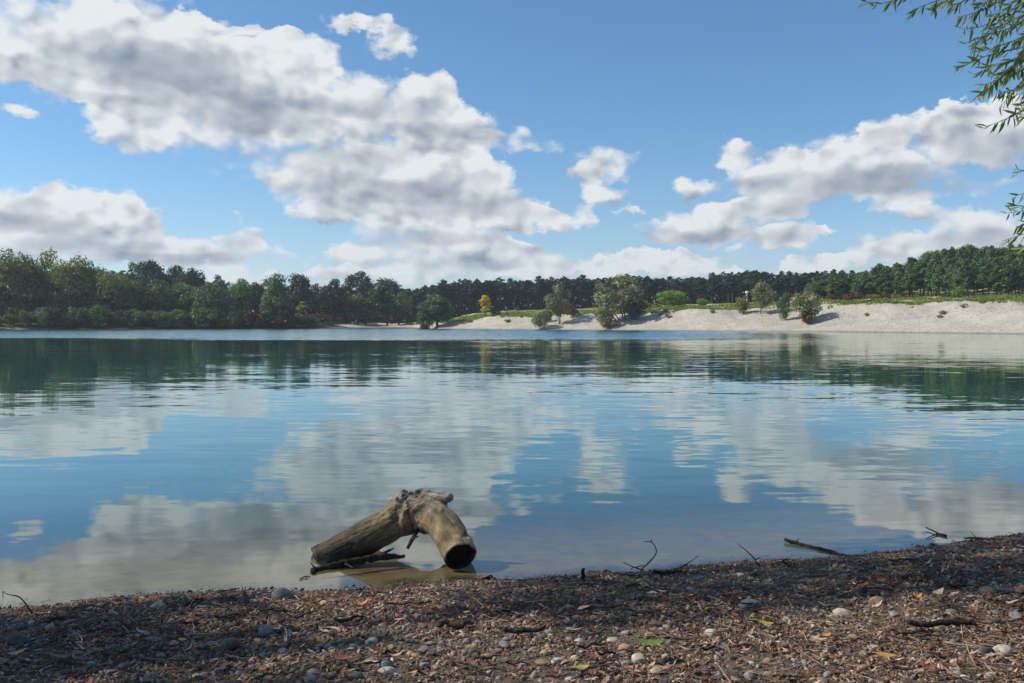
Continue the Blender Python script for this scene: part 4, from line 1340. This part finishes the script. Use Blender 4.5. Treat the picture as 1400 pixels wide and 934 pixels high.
def scatter(n, rg, ymin=2.35, wet=0.07):
    """random points on the visible beach"""
    out = []
    X = rg.uniform(-4.0, 4.3, n * 3); Y = rg.uniform(ymin, 6.0, n * 3)
    k = (np.abs(X) < Y * 0.60 + 0.45) & (Y < near_shore_y(X) + wet * np.abs(rg.normal(size=n * 3)))
    X, Y = X[k][:n], Y[k][:n]
    return X, Y, beach_z(X, Y)
def rot_mats(n, rg, tilt):
    a = rg.uniform(0, 2 * np.pi, n); tx = rg.normal(size=n) * tilt; ty = rg.normal(size=n) * tilt
    ca, sa = np.cos(a), np.sin(a)
    Z = np.zeros((n, 3, 3)); Z[:, 0, 0] = ca; Z[:, 0, 1] = -sa; Z[:, 1, 0] = sa; Z[:, 1, 1] = ca; Z[:, 2, 2] = 1
    cx, sx = np.cos(tx), np.sin(tx)
    Xm = np.zeros((n, 3, 3)); Xm[:, 0, 0] = 1; Xm[:, 1, 1] = cx; Xm[:, 1, 2] = -sx; Xm[:, 2, 1] = sx; Xm[:, 2, 2] = cx
    cy, sy = np.cos(ty), np.sin(ty)
    Ym = np.zeros((n, 3, 3)); Ym[:, 1, 1] = 1; Ym[:, 0, 0] = cy; Ym[:, 0, 2] = sy; Ym[:, 2, 0] = -sy; Ym[:, 2, 2] = cy
    return Xm @ Ym @ Z
def gravel():
    rg = np.random.default_rng(91)
    cols = np.array([(0.25, 0.25, 0.24), (0.34, 0.33, 0.30), (0.18, 0.18, 0.18), (0.45, 0.42, 0.36), (0.10, 0.10, 0.095), (0.32, 0.24, 0.16), (0.24, 0.17, 0.11), (0.52, 0.48, 0.41), (0.13, 0.11, 0.085), (0.28, 0.29, 0.31)])
    cp = np.array([3, 2, 3, 1.6, 4, 4, 4, 0.8, 4, 1.2]); cp /= cp.sum()
    VV, FF, CC, off = [], [], [], 0
    for sub, n, lo, hi, protos_n in ((1, 36000, 0.0030, 0.0085, 6), (2, 4600, 0.0075, 0.0170, 10)):
        X, Y, Z = scatter(n, rg)
        n = len(X)
        S = lo + (hi - lo) * rg.uniform(0, 1, n) ** 1.8
        Mx = rot_mats(n, rg, 0.35)
        which = rg.integers(0, protos_n, n)
        for k in range(protos_n):
            v, f = pebble(sub, rg, 0.2)
            i = np.where(which == k)[0]
            P = np.einsum('nij,vj->nvi', Mx[i], v) * S[i][:, None, None] + np.stack([X[i], Y[i], Z[i] + S[i] * 0.22], 1)[:, None, :]
            VV.append(P.reshape(-1, 3)); FF.append((f[None] + (np.arange(len(i)) * len(v))[:, None, None] + off).reshape(-1, 3))
            c = cols[rg.choice(len(cols), len(i), p=cp)] * [0.92, 0.82, 0.70] * rg.uniform(0.75, 1.25, (len(i), 1))
            CC.append(np.repeat(c, len(v), 0)); off += len(i) * len(v)
    me = mesh_np('gravel', np.concatenate(VV), np.concatenate(FF), GRAVEL_M, True, np.concatenate(CC))
    tag(link('gravel', me), 'fine mixed grey and brown gravel covering the beach', 'gravel', kind='stuff')
gravel()

LEAF_COLS = np.array([(0.21, 0.105, 0.055), (0.29, 0.16, 0.09), (0.40, 0.25, 0.15), (0.48, 0.33, 0.21), (0.12, 0.062, 0.038), (0.26, 0.085, 0.045), (0.54, 0.42, 0.31), (0.08, 0.055, 0.04), (0.36, 0.19, 0.12)]) * [0.88, 0.90, 0.92]
def leaf_arrays(L, W, curl, rg, wide=1.0):
    """a dead willow leaf: 2 x 5 strip, pointed, curled"""
    t = np.linspace(0, 1, 5)
    w = W * np.array([0.12, 0.8, 1.0, 0.7, 0.05])
    x = (t - 0.5) * L; zc = curl * L * (4 * (t - 0.5) ** 2)
    side = 0.3 * w
    V = np.concatenate([np.stack([x, -w, zc + side], 1), np.stack([x, t * 0, zc], 1), np.stack([x, w, zc + side * rg.uniform(-.5, 1.2)], 1)])
    Q = [(i, i + 1, i + 6, i + 5) for i in range(4)] + [(i + 5, i + 6, i + 11, i + 10) for i in range(4)]
    return V, np.array(Q)
def litter():
    rg = np.random.default_rng(17)
    VV, QQ, CC, off = [], [], [], 0
    def spread(n, protos_l, smin, smax, tilt, lift, colset, wet=0.14, drift=False):
        nonlocal off
        X, Y, Z = scatter(n, rg, wet=wet)
        n = len(X)
        clump = fbm(X, Y, 61, 3, 2.6)
        keep = rg.uniform(-0.4, 0.4, n) < clump * 1.3 + 0.26
        if drift:
            sd = near_shore_y(X) - Y + fbm(X, X * 0, 81, 3, 1.1) * 0.25
            keep = (sd > 0.0) & (sd < 0.32) & (rg.uniform(-0.4, 0.3, n) < fbm(X, Y, 83, 2, 1.2) + 0.1) | (np.abs(sd - 0.95) < 0.08)
        X, Y, Z = X[keep], Y[keep], Z[keep]; n = len(X)
        S = rg.uniform(smin, smax, n); Mx = rot_mats(n, rg, tilt * np.clip(Z / 0.08, 0.15, 1))
        which = rg.integers(0, len(protos_l), n)
        for k, (v, q) in enumerate(protos_l):
            i = np.where(which == k)[0]
            P = np.einsum('nij,vj->nvi', Mx[i], v) * S[i][:, None, None] + np.stack([X[i], Y[i], Z[i] + lift * rg.uniform(0.4, 1.6, len(i)) * np.clip(Z[i] / 0.07, -0.3, 1)], 1)[:, None, :]
            VV.append(P.reshape(-1, 3)); QQ.append((np.asarray(q)[None] + (np.arange(len(i)) * len(v))[:, None, None] + off).reshape(-1, 4))
            c = colset[rg.integers(0, len(colset), len(i))] * rg.uniform(0.65, 1.25, (len(i), 1))
            CC.append(np.repeat(c, len(v), 0)); off += len(i) * len(v)
    leaves = [leaf_arrays(1.0, rg.uniform(0.10, 0.2), rg.uniform(-.15, .3), rg) for _ in range(8)]
    spread(21000, leaves, 0.014, 0.042, 0.30, 0.010, LEAF_COLS)
    spread(26000, leaves, 0.014, 0.038, 0.35, 0.012, LEAF_COLS[[0, 4, 5, 7, 1, 8]] * 0.75, drift=True)
    box = np.array([[a, b, c] for a in (-.5, .5) for b in (-.5, .5) for c in (-.5, .5)])
    bq = [(0, 1, 3, 2), (4, 6, 7, 5), (0, 4, 5, 1), (2, 3, 7, 6), (0, 2, 6, 4), (1, 5, 7, 3)]
    chips = []
    for _ in range(8):
        v = box * [1, rg.uniform(.12, .45), rg.uniform(.08, .2)]; v = v + rg.normal(size=v.shape) * 0.05
        chips.append((v, bq))
    spread(14000, chips, 0.008, 0.026, 0.4, 0.008, LEAF_COLS * 0.85)
    tws = []
    for _ in range(6):
        P = np.stack([np.linspace(-.5, .5, 4), np.cumsum(rg.normal(size=4)) * 0.03, np.cumsum(rg.normal(size=4)) * 0.02], 1)
        v, q, _t = tube(P, [0.016, 0.017, 0.014, 0.006], 5, cap=False)
        tws.append((v, q))
    spread(2600, tws, 0.04, 0.14, 0.12, 0.014, np.array([(0.16, 0.11, 0.075), (0.26, 0.19, 0.13), (0.07, 0.05, 0.04), (0.36, 0.28, 0.20)]))
    me = mesh_np('leaf_litter', np.concatenate(VV), np.concatenate(QQ), LITTER_M, False, np.concatenate(CC))
    tag(link('leaf_litter', me), 'dead willow leaves, bark chips and twig bits strewn over the beach', 'litter', kind='stuff')
litter()

# single leaves one can pick out
def one_leaf(px, py, L_px, W, col, label, group=None, rz=None, seed=0, curl=0.12):
    rg = np.random.default_rng(seed + 900)
    x, y, z = beach_at(px, py)
    L = L_px / F * y
    V, Q = leaf_arrays(L, L * W, curl, rg)
    V, Q = np.asarray(V), np.asarray(Q)
    m = LEAF1.get(col) or LEAF1.setdefault(col, leaf_one_mat(col))
    o = link('fallen_leaf', mesh_np('fallen_leaf', V, Q, m, True))
    o.location = (x, y, max(z, 0) + (0.034 if seed else 0.062))
    o.rotation_euler = (random.uniform(-.25, .25), random.uniform(-.2, .2), rz if rz is not None else random.uniform(-.7, .7))
    if col in ('green', 'lime', 'yellow', 'red'): o.rotation_euler = (random.uniform(.02, .22), random.uniform(-.15, .15), random.uniform(-.5, .5))
    tag(o, label, 'leaf', group)
LEAF1 = {}
LC = {'green': (0.11, 0.19, 0.02), 'yellow': (0.40, 0.27, 0.05), 'lime': (0.30, 0.31, 0.08), 'red': (0.20, 0.06, 0.035), 'orange': (0.48, 0.22, 0.05), 'tan': (0.46, 0.33, 0.22), 'brown': (0.20, 0.11, 0.06)}
def leaf_one_mat(col):
    m, g, out = new_mat(col + '_leaf')
    pos = g.n('ShaderNodeNewGeometry').outputs['Position']
    n = g.noise(pos, 80, 3.0)
    c = LC[col]
    principled(g, out, g.mix(g.ramp(n, 0.3, 0.7), tuple(q * 0.7 for q in c), tuple(min(1, q * 1.15) for q in c)), 0.6, 0.35)
    return m
for q, a in enumerate([
 (890,906,38,.30,'green','fresh green leaf among white stones at the bottom middle'),
 (796,929,22,.34,'lime','yellow green leaf lying at the bottom edge'),
 (1240,811,18,.22,'lime','small green leaf on the right beach'),
 (1203,804,14,.25,'yellow','little yellow leaf right of the middle, near the shaded strip'),
 (1130,883,18,.28,'orange','orange leaf on the lower right'),
 (1210,912,30,.2,'orange','long ochre leaf at the bottom right'),
 (1004,853,12,.3,'red','small red leaf in the middle right'),
 (797,821,9,.3,'red','tiny red leaf near the middle'),
 (638,849,10,.35,'yellow','small yellow leaf below the log'),
 (410,862,9,.35,'lime','tiny yellow green leaf left of the log foot'),
 (438,890,14,.3,'yellow','yellowish leaf standing at the lower left middle'),
 (808,911,20,.3,'red','reddish leaf left of the green leaf'),
 (1046,866,24,.25,'yellow','yellow leaf half hidden near the grey stone'),
 (565,935,14,.3,'yellow','yellow leaf at the bottom edge under the log'),
 (660,799,22,.28,'red','rust red leaf at the waterline right of the log'),
 (468,915,34,.3,'red','large rust coloured leaf at the bottom left middle'),
 (25,906,26,.3,'orange','orange leaf in the shade at the left edge'),
 (250,888,14,.35,'orange','small orange leaf by the dark angular stone')]):
    one_leaf(*a, seed=q)
for k in range(95):
    px = random.uniform(0, 1400)
    u0 = float(np.interp(px, [0, 650, 1100, 1400], [840, 803, 775, 745]))
    py = u0 + (934 - u0) * random.uniform(0.03, 1.0) ** 0.85
    cl = random.choices(['tan', 'brown', 'orange'], [5, 4, 1])[0]
    zn = next(z[2] for z in zone if z[0] <= px < z[1] + 1)
    one_leaf(px, py, random.uniform(12, 24), random.uniform(.12, .25), cl, f'curled {cl} willow leaf {zn}', f'{cl} leaves {zn}', seed=40 + k, curl=random.uniform(-.1, .35))

# twigs and sticks lying about
def lying(px, py, len_px, ang, rad, mat, label, group=None, seed=0, name='beach_twig', kink=0.06):
    rg = np.random.default_rng(seed + 300)
    x, y, z = beach_at(px, py)
    L = len_px / F * y
    d = np.array([math.cos(ang), math.sin(ang)])
    pts = []
    for t in np.linspace(-.5, .5, 5):
        q = np.array([x, y]) + d * L * t + rg.normal(size=2) * L * kink
        zz = max(float(beach_z(q[0], q[1])), 0)
        pts.append([q[0], q[1], zz + 0.016 + rad * 0.8 + rg.uniform(-.002, .012)])
    fk = []
    if rg.uniform() < 0.35:
        a0 = np.array(pts[2]); e = a0 + np.array([*(d * L * 0.18 + rg.normal(size=2) * L * 0.08), 0.015])
        fk = [([a0, e], [rad * .6, rad * .25])]
    stick(name, label, 'twig', pts, [rad * .8, rad, rad * .95, rad * .8, rad * .4], mat, fk, group, n=6, seed=seed)
for q, a in enumerate([
 (826,838,58,0.12,.0075,DRYBARK,'long pale twig lying in the middle of the beach'),
 (1340,857,82,-.28,.006,DRYBARK,'long thin twig pointing at the right edge'),
 (1290,865,100,-.04,.011,DARKBARK,'black rotten stick lying flat on the right beach'),
 (720,870,60,0.05,.010,DARKBARK,'dark thick stick at the middle left bottom'),
 (1255,772,70,0.02,.006,REDBARK,'brown straight twig along the upper right beach'),
 (910,790,45,0.1,.010,DARKBARK,'black stick behind the forked twig'),
 (625,865,48,0.35,.014,REDBARK,'rough brown piece of bark below the log'),
 (475,855,36,0.05,.007,DARKBARK,'dark short stick left of the log foot'),
 (318,850,60,0.02,.006,REDBARK,'brown twig in the left shade near the waterline'),
 (130,837,50,-.35,.006,DRYBARK,'brown twig slanting at the left waterline'),
 (85,852,40,0.1,.006,REDBARK,'twig lying in the leaf heap at the far left'),
 (1375,885,40,-.5,.006,DRYBARK,'pale twig stub at the lower right edge'),
 (800,922,60,0.1,.005,DRYBARK,'thin twig at the bottom middle'),
 (930,880,45,-.4,.005,DRYBARK,'tan twig slanting beside the white stones'),
 (560,833,60,0.0,.005,REDBARK,'straight brown twig below the log at the waterline'),
 (1130,835,44,-.3,.004,DRYBARK,'thin tan twig left of the pale rounded stone'),
 (660,925,60,-.35,.006,DRYBARK,'brown twig at the bottom right of the middle')]):
    lying(*a, seed=q)
for k in range(70):
    px = random.uniform(0, 1400)
    u0 = float(np.interp(px, [0, 650, 1100, 1400], [838, 801, 772, 742]))
    py = u0 + (934 - u0) * random.uniform(0.02, 1.0)
    mt, wd = random.choice([(DRYBARK, 'pale'), (REDBARK, 'brown'), (DARKBARK, 'dark')])
    zn = next(z[2] for z in zone if z[0] <= px < z[1] + 1)
    lying(px, py, random.uniform(18, 46), random.uniform(-.6, .6), random.uniform(.003, .0055), mt, f'short {wd} twig {zn}', f'{wd} twigs {zn}', seed=50 + k)

# ------------------------------------------------------------------ the willow on the right, its branches hang into view
def build_willow():
    rg = np.random.default_rng(8)
    base = np.array([6.9, 6.4, float(beach_z(6.9, 6.4)) - 0.05])
    root = tag(empty('willow_tree', tuple(base)), 'overhanging willow whose leafy twigs hang into the upper right corner', 'tree')
    bark = bark_mat('willow_bark', (0.06, 0.05, 0.04), (0.16, 0.135, 0.11), 9)
    twigm = bark_mat('willow_twig_bark', (0.11, 0.085, 0.045), (0.20, 0.15, 0.08), 20)
    lm = leaf_mat('near_willow_leaves', (0.11, 0.18, 0.06), (0.19, 0.25, 0.075), (0.33, 0.32, 0.08), trans=0.38, scale=3.0, hue=0.02, val=0.25)
    t = Acc(); t.tube(spline([[0, 0, -.3], [-.15, .1, 1.4], [-.1, .0, 2.8], [-.45, .1, 4.2]], 12), np.linspace(.27, .16, 12), 14, wob=.06, rg=rg)
    link('trunk', t.mesh('trunk', bark, True), root)
    tips = [np.array([-3.1, .5, 4.4]), np.array([-2.4, -.9, 4.9]), np.array([-1.8, 1.4, 5.2]), np.array([1.2, .4, 5.6]), np.array([.6, -1.3, 5.4]), np.array([-2.6, 1.0, 3.9])]
    for tp in tips:
        l = Acc(); a = np.array([-.12, 0, 2.6]) if tp[2] < 4.6 else np.array([-.4, .1, 4.1])
        l.tube(spline([a, a * .55 + tp * .45 + [0, 0, .35], tp], 10), np.linspace(.10, .02, 10), 8)
        link('limb', l.mesh('limb', bark, True), root)
    # leaf: narrow blade folded along its midrib
    ll = np.array([0, .3, .62, 1.0]); ww = np.array([.012, .095, .085, .0])
    LV = np.concatenate([np.stack([ll, -ww, -.10 * ll ** 2 + ww * .5], 1), np.stack([ll, ll * 0, -.10 * ll ** 2], 1), np.stack([ll, ww, -.10 * ll ** 2 + ww * .5], 1)])
    LQ = np.array([(i, i + 1, i + 5, i + 4) for i in range(3)] + [(i + 4, i + 5, i + 9, i + 8) for i in range(3)])
    leaf_me = mesh_np('leaf', LV, LQ, lm, True)
    rest = Acc()
    # twigs seen in the photograph: columns and rows, metres away
    TW = [
     ([(1460,-60),(1330,-14),(1262,8),(1240,26)],7.0),([(1330,-14),(1250,-8),(1210,4),(1182,2)],7.0),([(1350,-20),(1310,5),(1290,2),(1276,18)],6.8),
     ([(1440,-50),(1370,0),(1330,18),(1308,24)],7.1),([(1470,-40),(1390,10),(1345,35),(1316,40)],6.7),([(1480,-20),(1400,30),(1350,48),(1318,60)],7.0),
     ([(1480,0),(1420,40),(1370,62),(1338,72)],7.2),([(1490,10),(1430,60),(1390,80),(1342,92)],6.8),([(1490,20),(1440,70),(1400,95),(1352,105)],7.0),
     ([(1480,40),(1420,85),(1375,105),(1340,118)],7.1),([(1490,50),(1440,95),(1400,118),(1362,128)],6.9),([(1490,70),(1450,110),(1415,122),(1384,132)],7.2),
     ([(1460,-30),(1410,12),(1380,40),(1362,70)],6.8),([(1480,-10),(1425,30),(1400,70),(1378,108)],7.0),([(1480,10),(1430,50),(1408,92),(1392,120)],7.1),
     ([(1450,-40),(1400,-8),(1372,14),(1352,22)],6.7),([(1440,-50),(1390,-20),(1360,-2),(1335,8)],7.0),
     ([(1480,105),(1440,138),(1405,148),(1375,163),(1340,176)],6.9),([(1480,90),(1440,120),(1410,140),(1388,146)],7.1),([(1480,120),(1445,150),(1420,158),(1392,156)],7.2),
     ([(1480,190),(1440,215),(1410,232),(1386,232)],7.0),([(1480,210),(1440,240),(1405,262),(1388,268)],6.8),([(1480,230),(1440,262),(1405,286),(1372,292)],7.0),
     ([(1480,260),(1440,290),(1408,305),(1388,310)],7.2),([(1480,280),(1440,306),(1405,318),(1370,330)],6.9),([(1480,290),(1440,322),(1410,332),(1390,345)],7.1),([(1470,250),(1430,276),(1402,282),(1380,278)],7.0),
     ([(1500,60),(1455,20),(1415,-10),(1390,-6)],7.2),([(1500,40),(1450,62),(1418,58),(1396,50)],6.7)]
    for k in range(30):
        x0, y0 = rg.uniform(1390, 1480), rg.uniform(-60, 100)
        l = rg.uniform(50, 105); a = rg.uniform(2.1, 2.95)
        TW.append(([(x0, y0), (x0 + math.cos(a) * l * .5, y0 + math.sin(a) * l * .35), (x0 + math.cos(a) * l, y0 + math.sin(a) * l)], rg.uniform(6.6, 7.4)))
    singles = 0
    for pts, Y0 in TW:
        Y0 = Y0 + rg.uniform(-.2, .2)
        P = np.array([at_depth(px, py, Y0 + rg.uniform(-.12, .12)) for px, py in pts]) - base
        n = 26
        S = spline(P, n)
        br = Acc(); br.tube(S, np.linspace(.006, .0016, n), 5)
        bo = link('branch', br.mesh('branch', twigm, True), root)
        lens = np.linalg.norm(np.diff(S, axis=0), axis=1); s = np.concatenate([[0], np.cumsum(lens)])
        d = 0.02; side = 1
        shoots = [(S, s)]
        for (SS, ss) in shoots:
            q = 0.08
            while q < ss[-1]:
                p = np.array([np.interp(q, ss, SS[:, k]) for k in range(3)])
                tn = np.array([np.interp(min(q + .02, ss[-1]), ss, SS[:, k]) for k in range(3)]) - np.array([np.interp(q - .02, ss, SS[:, k]) for k in range(3)])
                tn /= np.linalg.norm(tn) + 1e-9
                sd = np.cross(tn, rg.normal(size=3)); sd /= np.linalg.norm(sd)
                dr = tn * .55 + sd * rg.uniform(.3, .9) + np.array([0, 0, -rg.uniform(.1, .75)]); dr /= np.linalg.norm(dr)
                L = rg.uniform(.07, .125) * (0.7 if q > ss[-1] - .05 else 1)
                nz = np.cross(dr, rg.normal(size=3)); nz /= np.linalg.norm(nz)
                M = np.stack([dr, np.cross(nz, dr), nz], 1)
                wp = p + base
                cx = 700 + F * wp[0] / wp[1]
                if cx < 1408 and singles < 300:
                    o = link('leaf', leaf_me, bo)
                    mm = Matrix([[*(M[r] * L), p[r]] for r in range(3)] + [[0, 0, 0, 1]])
                    o.matrix_local = mm
                    singles += 1
                elif cx < 1500:
                    rest.add(LV * L @ M.T + p, LQ)
                q += rg.uniform(.014, .030)
    # the rest of the crown, out of sight to the right
    for tp in tips:
        m = 260
        C = tp + rg.normal(size=(m, 3)) * [.55, .55, .5]
        wp = C + base
        ok = (wp[:, 0] / np.maximum(wp[:, 1], .1)) > 0.615
        C = C[ok]
        for c in C:
            dr = rg.normal(size=3) + [0, 0, -1.2]; dr /= np.linalg.norm(dr); nz = np.cross(dr, rg.normal(size=3)); nz /= np.linalg.norm(nz)
            rest.add(LV * rg.uniform(.07, .11) @ np.stack([dr, np.cross(nz, dr), nz], 1).T + c, LQ)
    f = link('foliage', rest.mesh('foliage', lm, True), root); f['kind'] = 'stuff'
build_willow()

# ------------------------------------------------------------------ the tree left of the lens that dapples the beach
def build_shade_tree():
    rg = np.random.default_rng(23)
    bx, by = -8.2, 2.2
    base = np.array([bx, by, float(beach_z(bx, by)) - .05])
    root = tag(empty('alder_tree', tuple(base)), 'leafy tree left of the picture whose dappled shade falls on the beach', 'tree')
    bark = bark_mat('alder_bark', (0.05, 0.042, 0.035), (0.12, 0.10, 0.085), 9)
    lm = leaf_mat('alder_leaves', (0.05, 0.085, 0.025), (0.08, 0.12, 0.035), trans=0.3, scale=2.0)
    t = Acc(); t.tube(spline([[0, 0, -.3], [.2, .3, 2.0], [.5, .8, 4.2], [1.0, 1.6, 6.6]], 12), np.linspace(.26, .07, 12), 12, wob=.05, rg=rg)
    link('trunk', t.mesh('trunk', bark, True), root)
    cr = Acc()
    C = []
    for k in range(SHADE_N):
        # lobes stand between the sun and the beach: aim each at a spot of ground
        gx = rg.uniform(-3.6, 4.2); r = rg.uniform(.30, .70)
        gy = rg.uniform(2.0, float(near_shore_y(gx)) - r * 0.62 + (0.45 if gx > 0.45 else 0.10 if gx < -1.5 else -0.12))
        keep = np.interp(gx, [-3, -1.3, -0.5, 0.6, 1.6, 3], [1, .85, .12, .16, .6, .85])
        if rg.uniform() > keep: continue
        h = rg.uniform(5.6, 8.2)
        c = np.array([gx, gy, 0]) + np.array(SUN_DIR) * (h / SUN_DIR[2])
        C.append((c - base, r))
    for c, r in C:
        m = int(170 * (r / .6) ** 2)
        d = sphere_pts(m, rg)
        V, Q = cards(c + d * r * rg.uniform(.2, 1.1, (m, 1)) ** .5 * [1, 1, .7], d + rg.normal(size=d.shape) * .7, .085, .055, rg)
        cr.add(V, Q)
        l = c - np.array([.6, .9, 4.4])
        if rg.uniform() < .4:
            b = Acc(); b.tube(spline([[.55, .85, 4.3], np.array([.55, .85, 4.3]) + l * .5 + [0, 0, .3], c], 7), np.linspace(.05, .008, 7), 6)
            link('limb', b.mesh('limb', bark, True), root)
    link('crown', cr.mesh('crown', lm), root)
SHADE_N = 47
build_shade_tree()

# ------------------------------------------------------------------ thin air over the lake
def build_haze():
    m = bpy.data.materials.new('haze'); m.use_nodes = True
    nt = m.node_tree; nt.nodes.clear()
    o = nt.nodes.new('ShaderNodeOutputMaterial'); v = nt.nodes.new('ShaderNodeVolumePrincipled')
    v.inputs['Color'].default_value = (0.78, 0.88, 1.0, 1)
    v.inputs['Density'].default_value = 0.0003
    v.inputs['Anisotropy'].default_value = 0.2
    nt.links.new(v.outputs[0], o.inputs['Volume'])
    x, y0, y1, z0, z1 = 7000, -60, 6400, -6, 45
    V = [(a, b, c) for a in (-x, x) for b in (y0, y1) for c in (z0, z1)]
    Q = np.array([[0, 1, 3, 2], [4, 6, 7, 5], [0, 4, 5, 1], [2, 3, 7, 6], [0, 2, 6, 4], [1, 5, 7, 3]])
    tag(link('haze', mesh_np('haze', V, Q, m)), 'thin bluish air over the lake', kind='stuff')
build_haze()
